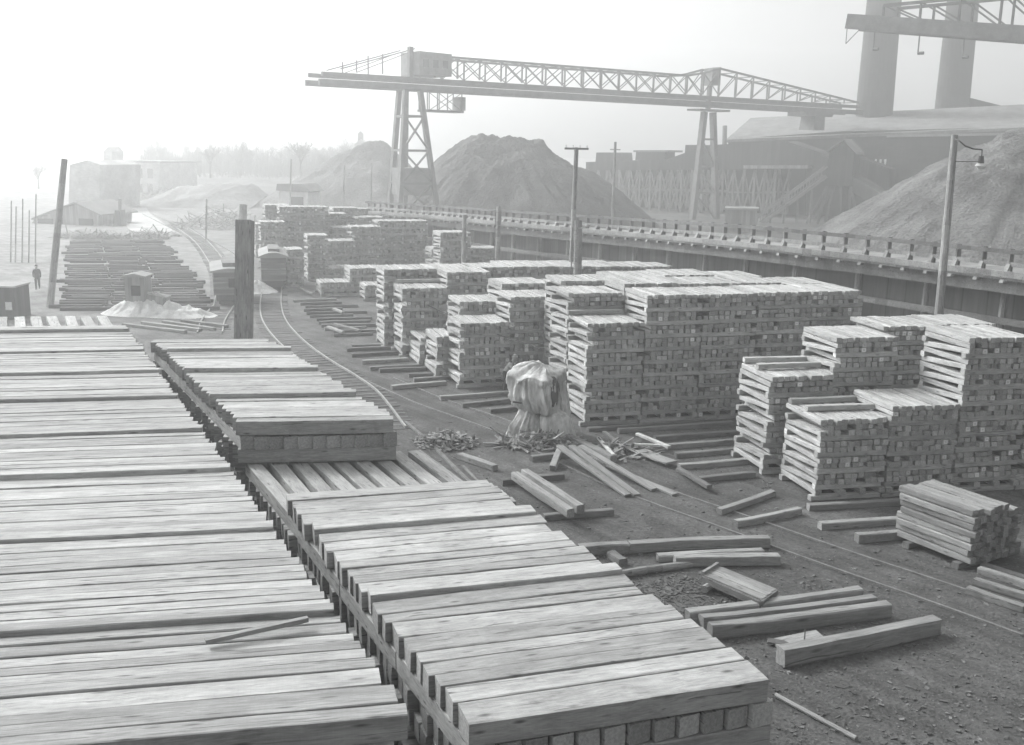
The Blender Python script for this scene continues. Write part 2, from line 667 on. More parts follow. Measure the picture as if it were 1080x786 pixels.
# lengthwise timbers laid at its far end
for i in range(8):
    c = a1 - v1 * 2.2 + u1 * (.35 + i * .56) + Vector((0, 0, Z1 - LUM_H * 1.55))
    lum(c, v1 + u1 * R.uniform(-.03, .03), 4.0, .34, LUM_H,
        '%s lengthwise pale timber from the right beyond the far end of the wide left pile' % ORD1[i], 'lengthwise timbers at the far end of the left pile')
for zz in range(12):
    z = Z1 - LUM_H * 2.55 - zz * LUM_H
    if z < .1:
        break
    for q in range(5):
        if zz % 2 == 0:
            lower.bar(a1 - v1 * (.5 + q * .85) + u1 * (L1len / 2) + Vector((0, 0, z)), u1, L1len, LUM_W, LUM_H, jit=.01)
        else:
            lower.bar(a1 - v1 * 2.2 + u1 * (.3 + q * 1.02) + Vector((0, 0, z)), v1, 4.0, LUM_W, LUM_H, jit=.01)
# loose stick lying on the left pile
pa, pb = G(217, 679, Z1 + .04), G(325, 655, Z1 + .1)
tag(MB().bar((pa + pb) / 2 + Vector((0, 0, .03)), pb - pa, (pb - pa).length, .07, .06, jit=.01).build('stick', W_OLD),
    'loose slim stick lying across the tops of the left lumber pile', 'stick')

# --- right-hand foreground pile, far part A (higher), notch B, near part C (lower)
ZA, ZC_ = 5.25, 4.62
aA, bA = flat(G(161, 358, ZA)), flat(G(253, 446, ZA))
LA = (flat(G(421, 444, ZA)) - bA).length
mkA = frac_on(aA, bA, [358, 371.5, 393, 421, 446], ZA)


def labA(s, i):
    return '%s timber in the %s stepped section of the far narrow pile beside the square post' % (ORD[i], ORD1[s])


GA = 'timbers on top of the far narrow lumber pile'
uA, vA, tA = pile_segments(aA, bA, mkA, ZA, LA, 1, labA, GA, raise_amt=.09, wide=.1, udir=flat(G(421, 443, ZA)) - bA, tw=.29)
# its near face: a row of ends under the top timber, then a cross timber
n_e = 11
for i in range(n_e):
    c = bA - vA * 1.95 + uA * (.16 + i * (LA - .32) / (n_e - 1)) + Vector((0, 0, ZA - LUM_H * 1.5 - (.02 if 0 < i < n_e - 1 else 0)))
    lum(c, vA, 3.8, LUM_W * .96, LUM_H * (.9 if 0 < i < n_e - 1 else 1.0),
        '%s timber from the left in the end row facing out of far narrow pile' % ORD1[i], 'timbers in the row of square ends')
lum(bA - vA * .2 + uA * LA / 2 + Vector((0, 0, ZA - LUM_H * 2.5)), uA, LA, LUM_W, LUM_H,
    'cross timber right under the row of square ends in the far narrow pile', 'timbers in the row of square ends')
# left flank of A: long timbers under the top layer
for j in range(int(tA / 3.9)):
    c = aA + vA * (j * 3.9 + 1.95) + uA * .16 + Vector((0, 0, ZA - LUM_H * 1.5))
    if (c - (bA - vA * 1.95)).length > 3.2:
        lower.bar(c, vA, 3.85, LUM_W, LUM_H, jit=.01)
for j in range(int((tA - 4) / 3.9) + 1):
    for q in (.3, .5, .7, 1):
        c = aA + vA * min(j * 3.9 + 1.95, tA - 5.9) + uA * (LA * q - .16) + Vector((0, 0, ZA - LUM_H * 1.5))
        lower.bar(c, vA, 3.6, LUM_W, LUM_H, jit=.01)
fill_lower(aA, bA - vA * .45, uA, vA, ZA - LUM_H * 2, LA, False)

# near part C
aC, bC = flat(G(300, 522, ZC_)), flat(G(500, 764, ZC_))
LC = (flat(G(818, 718, ZC_)) - bC).length
mkC = frac_on(aC, bC, [522, 563, 634, 764], ZC_)


def labC(s, i):
    sec = ['near', 'middle', 'far'][s]
    return '%s timber from the front in the %s section of the nearest low lumber pile' % (ORD1[i], sec)


GC = 'timbers on top of the nearest lumber pile'
uC, vC, tC = pile_segments(aC, bC, mkC, ZC_, LC, 1, labC, GC, raise_amt=.06, wide=.3, udir=flat(G(818, 718, ZC_)) - bC)
# notch B: nine lengthwise timbers seen from above, running under C
nB = 9
lB = 4.2
for i in range(nB):
    q = .16 + i * (LC - .34) / (nB - 1)
    c = aC - vC * (lB / 2 - .8) + uC * q + Vector((0, 0, ZC_ - LUM_H * 1.5 - .01))
    lum(c, vC + uC * R.uniform(-.02, .02) + Vector((0, 0, 0)), lB, .30, LUM_H - .01,
        '%s lengthwise timber from the left in the notch between the two narrow piles' % ORD1[i], 'lengthwise timbers in the notch between piles')
# a few short cross timbers poking out on the right of the notch
for i in range(3):
    c = aC - vC * (.5 + .5 * i) + uC * (LC - .1) + Vector((0, 0, ZC_ - LUM_H * 2.55))
    lum(c, uC, 1.9, .3, LUM_H - .02, '%s short cross timber jutting out right of the notch' % ORD1[i], 'short timbers jutting out of the notch')
# left flank of C: long stringers, then courses of ends
ns = 3
st0 = .9
seg = (tC - st0) / ns
for j in range(ns):
    for q, nm in ((.13, 'left'), (LC - .13, 'right')):
        c = aC + vC * (st0 + (j + .5) * seg) + uC * q + Vector((0, 0, ZC_ - LUM_H * 1.5 - .005))
        if nm == 'left':
            lum(c, vC, seg - .04, LUM_W * .9, LUM_H - .01,
                '%s long stringer under the tops along the left flank of the nearest pile' % ['far', 'middle', 'near'][j], 'stringers along the nearest pile')
        else:
            lower.bar(c, vC, seg - .04, LUM_W, LUM_H, jit=.01)
# near face row of ends of C
for i in range(1, 12):
    q = .13 + i * (LC - .26) / 11
    c = bC - vC * 1.3 + uC * q + Vector((0, 0, ZC_ - LUM_H * 1.5 - .02))
    if i < 11:
        lum(c, vC, 2.5, LUM_W * .93, LUM_H - .03, '%s square end from the left below the front timber of the nearest pile' % ORD1[i - 1], 'square ends under the front timber')
for q in (.25, .5, .75):
    lower.bar(aC + vC * ((tC - 2.6) / 2 + .5) + uC * (LC * q) + Vector((0, 0, ZC_ - LUM_H * 1.5 - .01)), vC, tC - 3.2, LUM_W, LUM_H, jit=.01)
nn = int((tC + 3.4) / (LUM_W + .03))
for course in range(2):
    for j in range(nn):
        c = aC - vC * 3.2 + vC * ((j + .5) * (tC + 3.2) / nn) + uC * (LC / 2 + R.uniform(-.05, .08)) + Vector((0, 0, ZC_ - LUM_H * (2.55 + course)))
        if course == 0 and j >= nn - 26:
            lum(c, uC, LC, LUM_W * R.uniform(.85, 1), LUM_H - .01,
                '%s timber from the near end under the stringer of the nearest pile' % (ORD1 + ['twenty-first', 'twenty-second', 'twenty-third', 'twenty-fourth', 'twenty-fifth', 'twenty-sixth'])[nn - 1 - j],
                'timbers in the course under the stringer')
        else:
            lower.bar(c, uC, LC, LUM_W * R.uniform(.85, 1), LUM_H, jit=.012)
fill_lower(aC - vC * 3.2, bC, uC, vC, ZC_ - LUM_H * 4.05, LC, True)
tag(lower.build('sawn_timbers', W_LUM), 'lower courses of sawn timbers inside the foreground lumber piles', 'timber', 'sawn timbers', 'stuff')


# ------------------------------------------------------------------ tie stacks
def th(vx):
    """yard direction whose vanishing point lies at pixel column vx"""
    return math.atan((CX - vx) / F * math.cos(PITCH))


NAMES = {}


def stack(px, py, top, vx, label, w=TIE_L, dp=TIE_L, detail=0, lean=0.0, caps=0, base=None, group='tie stacks in the seasoning yard', short=0):
    """corner (px,py) = front left corner at the ground; top = pixel row of the top there"""
    B = flat(G(px, py)) if base is None else flat(base)
    H = height_at(B, top)
    t = th(vx)
    u = Vector((math.cos(t), math.sin(t), 0))
    v = Vector((-math.sin(t), math.cos(t), 0))
    T = TIE_H + .006
    z0 = 2 * T
    nper = max(1, int(round((H - z0 - T) / (3 * T))))
    kz = (H - z0 - T) / (nper * 3 * T)
    kz = min(max(kz, .9), 1.12)
    Th = T * kz
    pieces = []     # (prio, centre, dir, l, w, h, kind)
    n = max(2, int(w / .238))
    pw = w / n

    def sh(z):
        return u * (lean * z)
    for q in (.12, dp - .12):
        pieces.append((1, u * (w / 2 + R.uniform(-.15, .05)) + v * q + Vector((0, 0, T / 2)), u, w * 1.02, TIE_W, TIE_H, 'skid'))
    for q in (.03, .36, .66, .95):
        pieces.append((1 if q < .1 else 2, u * (w * q + .05) + v * (dp / 2 + R.uniform(-.12, .02)) + Vector((0, 0, T * 1.5)), v, dp, TIE_W, TIE_H, 'tie'))
    z = z0

    def row(zf, zb, keep_edges, top_row=False):
        for i in range(n):
            if not top_row and not keep_edges and i in (0, n - 1) and R.random() < .35:
                continue
            if not top_row and 0 < i < n - 1 and R.random() < .03:
                continue
            j = R.uniform(-.1, .06)
            dj = R.uniform(-.03, .03)
            hh = TIE_H * R.uniform(.82, .98)
            ww = (pw - .022) * R.uniform(.84, 1.02)
            c = u * ((i + .5) * pw + R.uniform(-.015, .015)) + v * (dp / 2 + j) + Vector((0, 0, (zf + zb) / 2 + hh / 2)) + sh(zf)
            d = v * dp + Vector((0, 0, zb - zf)) + u * dj
            pr = 0 if i == 0 else (1 if top_row else 2)
            pieces.append((pr, c, d, dp * R.uniform(.98, 1.02), ww, hh, 'tie'))
    for k in range(nper):
        pieces.append((0, u * (w / 2 + R.uniform(-.05, .05)) + v * (.11 + R.uniform(-.03, .05)) + Vector((0, 0, z + Th / 2)) + sh(z), u + v * R.uniform(-.01, .01), w * R.uniform(.97, 1.03), TIE_W, TIE_H, 'tie'))
        row(z + Th, z, True)
        pieces.append((1, u * (w / 2 + R.uniform(-.05, .05)) + v * (dp - .11) + Vector((0, 0, z + Th * 1.5)) + sh(z), u, w * R.uniform(.97, 1.03), TIE_W, TIE_H, 'tie'))
        row(z + 2 * Th, z + 2 * Th, False)
        z += 3 * Th
    row(z, z, True, True)
    z += Th
    for c in range(caps):
        q = dp * (.93 - .45 * c)
        pieces.append((0, u * (w / 2 + R.uniform(-.1, .2)) + v * q + Vector((0, 0, z + Th / 2)) + sh(z), u + v * R.uniform(-.03, .03), w, TIE_W, TIE_H, 'tie'))
    mat = W_TIE if detail else W_FAR
    if not detail:
        mb = MB()
        for (_, c, d, l, w_, h_, k) in pieces:
            mb.bar(B + c, d, l, w_, h_, jit=.012)
        o = mb.build('tie_stack', mat, org=B)
        return tag(o, label, 'tie stack', group)
    root = empty('tie_stack', B, label, 'tie stack', group)
    pieces.sort(key=lambda q: q[0])
    mb = MB()
    for i, (_, c, d, l, w_, h_, k) in enumerate(pieces):
        if i < detail:
            put(R.choice(TIES), 'skid' if k == 'skid' else 'tie', B + c, d, (l / TIE_L, w_ / TIE_W, h_ / TIE_H), parent=root)
        else:
            mb.bar(B + c, d, l, w_, h_, jit=.012)
    if mb.v:
        mb.build('ties', mat, root)['kind'] = 'stuff'
    return root


def gridpt(px, py, vx, i, j, p=TIE_L + .06, q=TIE_L + .12):
    t = th(vx)
    return flat(G(px, py)) + Vector((math.cos(t), math.sin(t), 0)) * (p * i) + Vector((-math.sin(t), math.cos(t), 0)) * (q * j)


# right-hand cluster
VR = 290
RO = (859, 529)
GR = 'tie stacks at the right'


def rs(i, j, top, label, **kw):
    b = gridpt(*RO, VR, i, j)
    pb = project(b)
    stack(0, 0, top, VR, label, base=b, group=GR, detail=100, **kw)


rs(0, 0, 443, 'low near stack of ties on the right with two loose ties on top', caps=2)
rs(1, 0, 428, 'tie stack joined to the right of the low near stack, sloping top')
rs(2, 0, 356, 'tallest near tie stack by the right edge, open slanted ties on its left flank')
rs(3, 0, 400, 'tie stack at the extreme right edge, mostly cut off by the picture')
stack(803, 501, 397, VR, 'leaning tie stack left of the low near stack, loose ties across its top', group=GR, detail=100, lean=.02, caps=2)
bR1 = flat(G(803, 501))
tR = th(VR)
uR, vR = Vector((math.cos(tR), math.sin(tR), 0)), Vector((-math.sin(tR), math.cos(tR), 0))
stack(0, 0, 356, VR, 'tie stack between the leaning stack and the tall right edge stack, flat top', base=bR1 + uR * 2.52 + vR * .2, group=GR, detail=60)
stack(0, 0, 344, VR, 'rear tie stack behind the flat topped stack, in front of the lamp post', base=bR1 + uR * 6.3 + vR * 3.3, group=GR, detail=60)
stack(0, 0, 342, VR, 'rear tie stack beside the lamp post foot, behind the tall right edge stack', base=bR1 + uR * 8.85 + vR * 3.4, group=GR, detail=40)

# middle block
VM = 235
MO = (616, 450)
GM = 'tie stacks in the middle block'


def ms(i, j, top, label, **kw):
    stack(0, 0, top, VM, label, base=gridpt(*MO, VM, i, j, TIE_L + .05, TIE_L + .06), group=GM, **kw)


ms(0, 0, 341, 'front tie stack beside the canvas covered machine, lower than its right neighbours', detail=100, caps=1)
ms(1, 0, 311, 'second stack from the left in the front row of the middle block', detail=60)
ms(2, 0, 310, 'centre stack of the five in the front row of the middle block', detail=60)
ms(3, 0, 308, 'fourth stack from the left in the front row of the middle block', detail=60)
ms(4, 0, 307, 'rightmost stack in the front row of the middle block, against the dark trestle', detail=60)
ms(0, 1.05, 309, 'tall stack right behind the front stack next to the canvas covered machine', detail=60)
for i, nm in ((1, 'second'), (2, 'third'), (3, 'fourth'), (4, 'rightmost')):
    ms(i, 1.03, [0, 299, 299, 298, 299][i], '%s stack from the left in the second row of the middle block' % nm if i < 4 else 'rightmost stack in the second row of the middle block')
for i, nm in ((0, 'leftmost'), (1, 'second'), (2, 'third'), (3, 'fourth')):
    ms(i + .2, 2.08, [296, 292, 290, 292][i], '%s stack in the rear row of the middle block, only its top showing' % nm)

# left-middle cluster
VL = 190
GLc = 'tie stacks left of the canvas covered machine'


def ls(px, py, top, label, **kw):
    stack(px, py, top, VL, label, group=GLc, **kw)


ls(484, 410, 341, 'square front stack just left of the canvas covered machine', detail=60)
ls(460, 400, 355, 'narrow low tie stack at the left of the square front stack', w=.95, detail=30)
ls(442, 388, 357, 'smallest narrow tie stack, left of the other narrow low one', w=.95, detail=30)
ls(424, 378, 304, 'tall stack behind the two narrow low ones, a few ties on top', detail=60, caps=1)
ls(405, 368, 284, 'tall leftmost stack of the left middle group, first of the long row', detail=60)
OL = flat(G(484, 410))
tL = th(VL)
uL, vL = Vector((math.cos(tL), math.sin(tL), 0)), Vector((-math.sin(tL), math.cos(tL), 0))
stack(0, 0, 313, VL, 'taller stack right behind the square front stack and left of the canvas', base=OL + uL * 2.5 + vL * .3, group=GLc, detail=50)
stack(0, 0, 318, VL, 'short stack half hidden behind the square front stack', base=OL + uL * .7 + vL * 2.9, group=GLc)
stack(0, 0, 299, VL, 'tall stack two rows behind the canvas covered machine', base=OL + uL * 2.9 + vL * 3.2, group=GLc)
stack(0, 0, 300, VL, 'flat topped stack behind the canvas, left of the post with ladder', base=OL + uL * 5.6 + vL * 3.4, group=GLc)
O4 = flat(G(424, 378))
stack(0, 0, 287, VL, 'tall stack to the right of the one topped with few ties', base=O4 + uL * 2.5 + vL * .4, group=GLc)
O5 = flat(G(405, 368))
for i in range(1, 7):
    stack(0, 0, [0, 283, 282, 281, 281, 281, 281][i], VL, '%s stack from the left in the long rear row ending at the trestle' % ORD1[i], base=O5 + uL * (2.5 * i) + vL * .1, group=GLc)
for i in range(4):
    stack(0, 0, [279, 279, 279, 280][i], VL, '%s stack from the left in the row behind the long rear row' % ORD1[i], base=O5 + uL * (7.6 + 2.5 * i) + vL * 3.1, group=GLc)

# far cluster
VF = 165
GF = 'far tie stacks beside the curved track'
far = [
    (338, 313, 298, 3.0, 'low broken tie stack nearest the curved track, beyond the flat timbers'),
    (369, 312, 283, 2.44, 'medium stack right of the low broken one, beyond the flat timbers'),
    (385, 318, 300, 2.44, 'low uneven stack in front of the tall leftmost middle stack'),
    (343, 298, 281, 2.44, 'low stack behind the low broken stack beside the curved track'),
    (325, 297, 248, 1.7, 'slim tall stack just right of the second rail car'),
    (303, 303, 263, 1.3, 'narrow tall stack directly beside the second rail car'),
    (344, 290, 254, 2.6, 'square stack right of the slim tall stack by the second car'),
    (371, 288, 239, 2.7, 'tall broad stack in the centre of the far group'),
    (398, 286, 233, 2.44, 'tall stack right of the broad centre one in the far group'),
    (421, 284, 233, 2.7, 'rightmost tall stack of the far group, before the trestle end'),
    (352, 282, 240, 2.0, 'stack partly hidden between the slim and broad far stacks'),
    (376, 276, 229, 2.7, 'taller stack rising behind the broad centre stack'),
    (296, 282, 218, 4.4, 'wide high stack behind the second rail car'),
    (341, 278, 225, 2.3, 'high stack right of the wide one behind the second car'),
    (352, 274, 219, 2.4, 'topmost stack of the far group, below the white shed'),
    (364, 270, 220, 2.4, 'stack at the skyline of the far group, right of the topmost'),
    (276, 286, 234, 2.2, 'stack just right of the square post, behind the rail cars'),
    (281, 278, 216, 2.2, 'tall ragged stack between the square post and the wide high stack'),
    (270, 272, 236, 2.0, 'faint small stack half hidden by the square post'),
    (464, 300, 245, 2.6, 'lone stack between the far group and the two poles'),
    (455, 296, 262, 2.4, 'low stack left of the lone one near the poles'),
    (495, 298, 262, 2.6, 'low stack right of the lone one, beneath the ladder post'),
]
for (px, py, top, w, lb) in far:
    stack(px, py, top, VF, lb, w=w, group=GF)

# ------------------------------------------------------------------ low tie pile at the right edge (every tie its own)
cA = flat(G(1022, 604))
cB = flat(G(963, 580))
vp = (cB - cA).normalized()
up_ = Vector((vp.y, -vp.x, 0))
if up_.x < 0:
    up_ = -up_
GP = 'ties of the low loose pile at the right edge'
for q in (.35, 2.0):
    o = put(R.choice(TIE_DK), 'skid', cA + vp * q + up_ * 1.2 + Vector((0, 0, .1)), up_, (1.1, 1, 1))
    tag(o, 'dark skid under the %s end of the low loose pile at the right edge' % ('near' if q < 1 else 'far'), 'skid', 'skids under the low loose pile')
for k in range(8):
    ncol = 8 if k < 7 else 6
    for i in range(ncol):
        c = cA + vp * (1.22 + R.uniform(-.1, .1) + k * .01) + up_ * (.12 + i * .25 + R.uniform(-.02, .02) + (.03 if k % 2 else 0)) + Vector((0, 0, .3 + k * .188))
        o = put(R.choice(TIE_OLD), 'tie', c, vp + up_ * R.uniform(-.03, .03), (1, R.uniform(.9, 1.05), R.uniform(.92, 1.0)))
        tag(o, '%s tie from the left in the %s course up of the low loose pile' % (ORD1[i], ORD1[k]), 'railroad tie', GP)
for i, (x0, y0, x1, y1, z) in enumerate([(1022, 626, 1078, 645, .0), (1030, 617, 1085, 634, .0), (1033, 612, 1088, 630, .19), (1038, 601, 1090, 617, .0)]):
    p, q = G(x0, y0), G(x1, y1)
    o = put(R.choice(TIE_OLD), 'tie', (p + q) / 2 + Vector((0, 0, z + .09)), q - p, (max(.6, (q - p).length / TIE_L), 1, 1))
    tag(o, '%s of the four loose ties lying below the low pile at the right edge' % ['nearest', 'second nearest', 'raised', 'farthest'][i], 'railroad tie', 'four loose ties at the right edge')


# ------------------------------------------------------------------ loose timbers on the ground
def loose(x0, y0, x1, y1, w, h, label, cat='timber', meshes=TIE_OLD, z=0.0, z2=None, name='tie', group='loose timbers on the ground'):
    p, q = G(x0, y0, z), G(x1, y1, z if z2 is None else z2)
    off = Vector((0, 0, h / 2))
    d = q - p
    o = put(R.choice(meshes), name, (p + q) / 2 + off, d, (d.length / TIE_L, w / TIE_W, h / TIE_H))
    return tag(o, label, cat, group)


loose(724, 656, 906, 631, .27, .3, 'rearmost of three long timbers beside the nearest lumber pile')
loose(739, 662, 921, 640, .27, .3, 'middle one of three long timbers beside the nearest lumber pile')
loose(748, 673, 936, 650, .29, .36, 'front squared timber of three beside the nearest lumber pile')
loose(822, 702, 986, 668, .34, .42, 'single thick squared timber lying nearest the bottom right corner')
loose(610, 586, 662, 583, .3, .3, 'short left length of the pale timber line behind the wooden sled')
loose(663, 583, 810, 577, .3, .32, 'long pale timber continuing the line behind the wooden sled')
loose(693, 592, 804, 586, .26, .2, 'flat timber resting just in front of the long pale one')
loose(711, 597, 821, 595, .3, .28, 'squared timber nearest the sled in the pale timber group')
loose(655, 577, 760, 573, .2, .08, 'thin board on the ground behind the long pale timber', 'board', name='board', meshes=TIE_OLD)
loose(644, 588, 657, 597, .26, .2, 'stubby offcut block left of the round log', 'offcut', TIE_DK, name='offcut')
loose(485, 484, 522, 497, .25, .22, 'lone tie lying beside the scrap heap', 'railroad tie')
loose(529, 512, 594, 505, .24, .2, 'far dark bearer under the pair of slanting beams', 'bearer', TIE_DK, name='bearer')
loose(573, 549, 646, 543, .24, .2, 'near dark bearer under the pair of slanting beams', 'bearer', TIE_DK, name='bearer')
loose(543, 506, 602, 546, .26, .28, 'left of the two slanting beams laid on dark bearers', 'beam', z=.2, name='beam')
loose(553, 503, 612, 542, .26, .28, 'right of the two slanting beams laid on dark bearers', 'beam', z=.2, name='beam')
loose(590, 472, 662, 524, .26, .09, 'left long plank sloping from the canvas machine to the ground', 'plank', z=.55, z2=.02, name='plank')
loose(603, 472, 672, 524, .26, .09, 'middle long plank sloping down beside the canvas machine', 'plank', z=.55, z2=.02, name='plank')
loose(612, 472, 690, 518, .26, .09, 'right long plank sloping down beside the canvas machine', 'plank', z=.5, z2=.02, name='plank')
loose(641, 493, 712, 523, .25, .08, 'flat plank on the dirt at the end of sloping planks', 'plank', name='plank')
loose(597, 464, 647, 489, .28, .3, 'squared beam lying behind the sloping planks', 'beam', name='beam')
loose(583, 497, 592, 475, .24, .2, 'short tie set crosswise under the sloping planks', 'railroad tie', z=0.0, z2=.3)
loose(560, 487, 640, 476, .24, .22, 'dark tie half hidden under the sloping planks', 'railroad tie', TIE_DK)
loose(676, 476, 708, 489, .55, .07, 'broad pale plank resting in the scrap near the middle block', 'plank', z=.15, name='plank')
loose(672, 459, 706, 473, .16, .1, 'white split board pointing to the tie stacks', 'board', [timber_mesh('board', TIE_L, TIE_W, TIE_H, W_LIGHT)], z=.2, name='board')
loose(631, 463, 647, 481, .12, .08, 'narrow pale slat in the scrap behind the sloping planks', 'board', [timber_mesh('board', TIE_L, TIE_W, TIE_H, W_LIGHT)], z=.25, name='board')
loose(637, 457, 657, 473, .14, .1, 'grey slat leaning in the scrap behind the sloping planks', 'board', z=.25, name='board')
loose(668, 470, 696, 471, .12, .08, 'short white slat crossing the broad pale plank', 'board', [timber_mesh('board', TIE_L, TIE_W, TIE_H, W_LIGHT)], z=.28, name='board')
loose(758, 543, 815, 523, .24, .2, 'slanting rear tie in front of the leaning tie stack', 'railroad tie')
loose(775, 556, 843, 542, .24, .22, 'slanting front tie pointing at the low near stack', 'railroad tie')
loose(864, 558, 966, 551, .25, .22, 'long tie lying before the low near stack on the right', 'railroad tie')
loose(903, 572, 966, 567, .25, .26, 'squared tie lying left of the low loose pile', 'railroad tie')
# skids between the middle block and the right cluster
for i, (x0, y0, x1, y1) in enumerate([(652, 457, 772, 449), (690, 465, 775, 459), (703, 474, 778, 468), (712, 483, 781, 477), (716, 495, 787, 489), (737, 509, 795, 503)]):
    loose(x0, y0, x1, y1, .24, .2, '%s dark skid from the middle block, on the bare ground between stacks' % ORD1[i], 'skid', TIE_DK if i % 2 else TIE_OLD, name='skid', group='dark skids between the stacks')
loose(716, 497, 748, 516, .2, .14, 'slanting tie joining the ends of the last two dark skids', 'skid', TIE_DK, z=.12, name='skid', group='dark skids between the stacks')
loose(852, 538, 985, 531, .24, .2, 'long sill tie under the front of the low near stack', 'skid', name='skid', group='sills under the right stacks')
loose(620, 455, 742, 446, .24, .16, 'sill tie along the foot of the middle block', 'skid', TIE_DK, name='skid', group='sills under the middle block')
# skids in front of the left-middle stacks
sk = [(371, 367, 408, 366), (366, 371, 412, 369), (371, 377, 420, 374), (382, 384, 430, 381), (390, 391, 446, 388), (400, 393, 450, 391),
      (413, 411, 470, 406), (431, 398, 466, 397), (436, 403, 474, 401), (464, 422, 543, 416), (487, 430, 545, 424), (516, 436, 546, 433)]
for i, s in enumerate(sk):
    loose(*s, .24, .2, '%s skid from the far end in the row before the left middle stacks' % ORD1[i], 'skid', TIE_DK if i % 3 else TIE_OLD, name='skid', group='skids at the left middle stacks')
# flat timbers by the curved track
for i in range(12):
    y = 319 + i * 3.3
    x0 = 312 + i * 3.6 + R.uniform(-4, 4)
    loose(x0, y, x0 + 52 + R.uniform(-12, 22), y - 1.5, .24, .2, '%s from the far end of the flat timbers beside curved track' % ORD1[i], 'skid', TIE_DK if R.random() < .6 else TIE_OLD, name='skid', group='flat timbers beside the curved track')
for i, (x0, y0, x1, y1) in enumerate([(346, 346, 362, 352), (352, 343, 380, 350), (352, 327, 362, 331), (318, 305, 330, 311)]):
    loose(x0, y0, x1, y1, .22, .14, '%s loose tie tossed on the flat timbers by the track' % ['near', 'crossing', 'middle', 'far'][i], 'railroad tie', z=.22, group='ties tossed on the flat timbers')

# round log
p, q = G(648, 607, .1), G(729, 594, .1)
mb = MB()
prev = p
for i in range(1, 6):
    nx = p.lerp(q, i / 5) + Vector((0, 0, .02 * math.sin(i)))
    mb.cyl(prev, nx, .11, .11, 9, i in (1, 5))
    prev = nx
tag(mb.build('log', W_OLD), 'round peeled log on the ground in front of the pale timbers', 'log')
# rods / pipe on ground
for (x0, y0, x1, y1, lb) in [(489, 492, 541, 546, 'straight iron rod lying beside the notch of the lumber pile'), (818, 733, 903, 779, 'thin pole on the ground at the bottom right of the nearest pile')]:
    tag(MB().cyl(G(x0, y0, .06), G(x1, y1, .06), .05, .05, 7).build('rod', M_RUST if x0 < 600 else W_OLD), lb, 'rod')

# wooden sled on rollers
P = [G(741, 607, .35), G(757, 597, .35), G(819, 622, .35), G(803, 634, .35)]
root = empty('board_sled', flat((P[0] + P[2]) / 2), 'low wooden sled of wide boards tilted on two rollers', 'sled')
ex, ey = (P[2] - P[1]), (P[0] - P[1])
mb = MB()
for i in range(3):
    c = P[1] + ex / 2 + ey * ((i + .5) / 3)
    mb.bar(c, ex, ex.length * R.uniform(.97, 1), ey.length / 3 - .015, .05, jit=.006)
mb.build('deck', W_OLD, root)
MB().beam(P[0] + Vector((0, 0, -.1)), P[3] + Vector((0, 0, -.1)), .07, .16).build('side_rail', W_DARK, root)
MB().beam(P[0] + Vector((0, 0, .06)), P[1] + Vector((0, 0, .06)), .08, .09).build('end_cleat', W_OLD, root)
MB().beam(P[3] + Vector((0, 0, -.06)), P[2] + Vector((0, 0, -.06)), .09, .14).build('end_cleat', W_DARK, root)
for t_ in (.12, .85):
    a = P[1].lerp(P[2], t_) - ey.normalized() * .15
    b = P[0].lerp(P[3], t_) + ey.normalized() * .25
    a.z = b.z = .13
    MB().cyl(a, b, .11, .1, 8).build('roller', W_OLD, root)
# broken board with spike
c0 = G(846, 676, .12)
root = empty('broken_board', flat(c0), 'small broken board with an upright spike behind the thick timber', 'board')
MB().bar(c0 + Vector((-.1, .05, 0)), Vector((1, .25, .12)), 1.15, .42, .05, jit=.02).build('board', W_OLD, root)
MB().bar(c0 + Vector((-.35, -.1, -.03)), Vector((1, -.35, .02)), .9, .2, .05, jit=.02).build('batten', W_DARK, root)
MB().cyl(c0 + Vector((.05, 0, 0)), c0 + Vector((.05, 0, .32)), .018, .012, 6).build('spike', M_RUST, root)


# scrap heaps
def heap(px, py, rx, ry, h, n, label, lmin, lmax, mat, seed):
    rr = random.Random(seed)
    c = flat(G(px, py))
    mb = MB()
    for i in range(n):
        a = rr.uniform(0, 2 * PI)
        q = math.sqrt(rr.random())
        x, y = rx * q * math.cos(a), ry * q * math.sin(a)
        z = h * (1 - q) * rr.uniform(.3, 1) + .03
        d = Vector((rr.uniform(-1, 1), rr.uniform(-1, 1), rr.uniform(-.45, .45)))
        mb.bar(c + Vector((x, y, z)), d, rr.uniform(lmin, lmax), rr.uniform(.05, .14), rr.uniform(.02, .06), jit=.01)
    return tag(mb.build('scrap_heap', mat), label, 'scrap heap')


heap(470, 468, 1.25, 1.0, .55, 260, 'heap of wood chips and bark scraps beside the track rail', .15, .6, W_OLD, 3)
heap(566, 468, 1.6, 1.0, .5, 150, 'heap of broken boards round the foot of the canvas covered machine', .3, 1.5, W_OLD, 5)
heap(655, 478, 1.5, .8, .35, 60, 'scatter of split boards between the sloping planks and middle block', .3, 1.4, W_OLD, 8)

# ------------------------------------------------------------------ canvas covered machine
base = flat(G(568, 458))
root = empty('covered_machine', base, 'machine draped in pale stained canvas beside the front tie stack', 'machine')


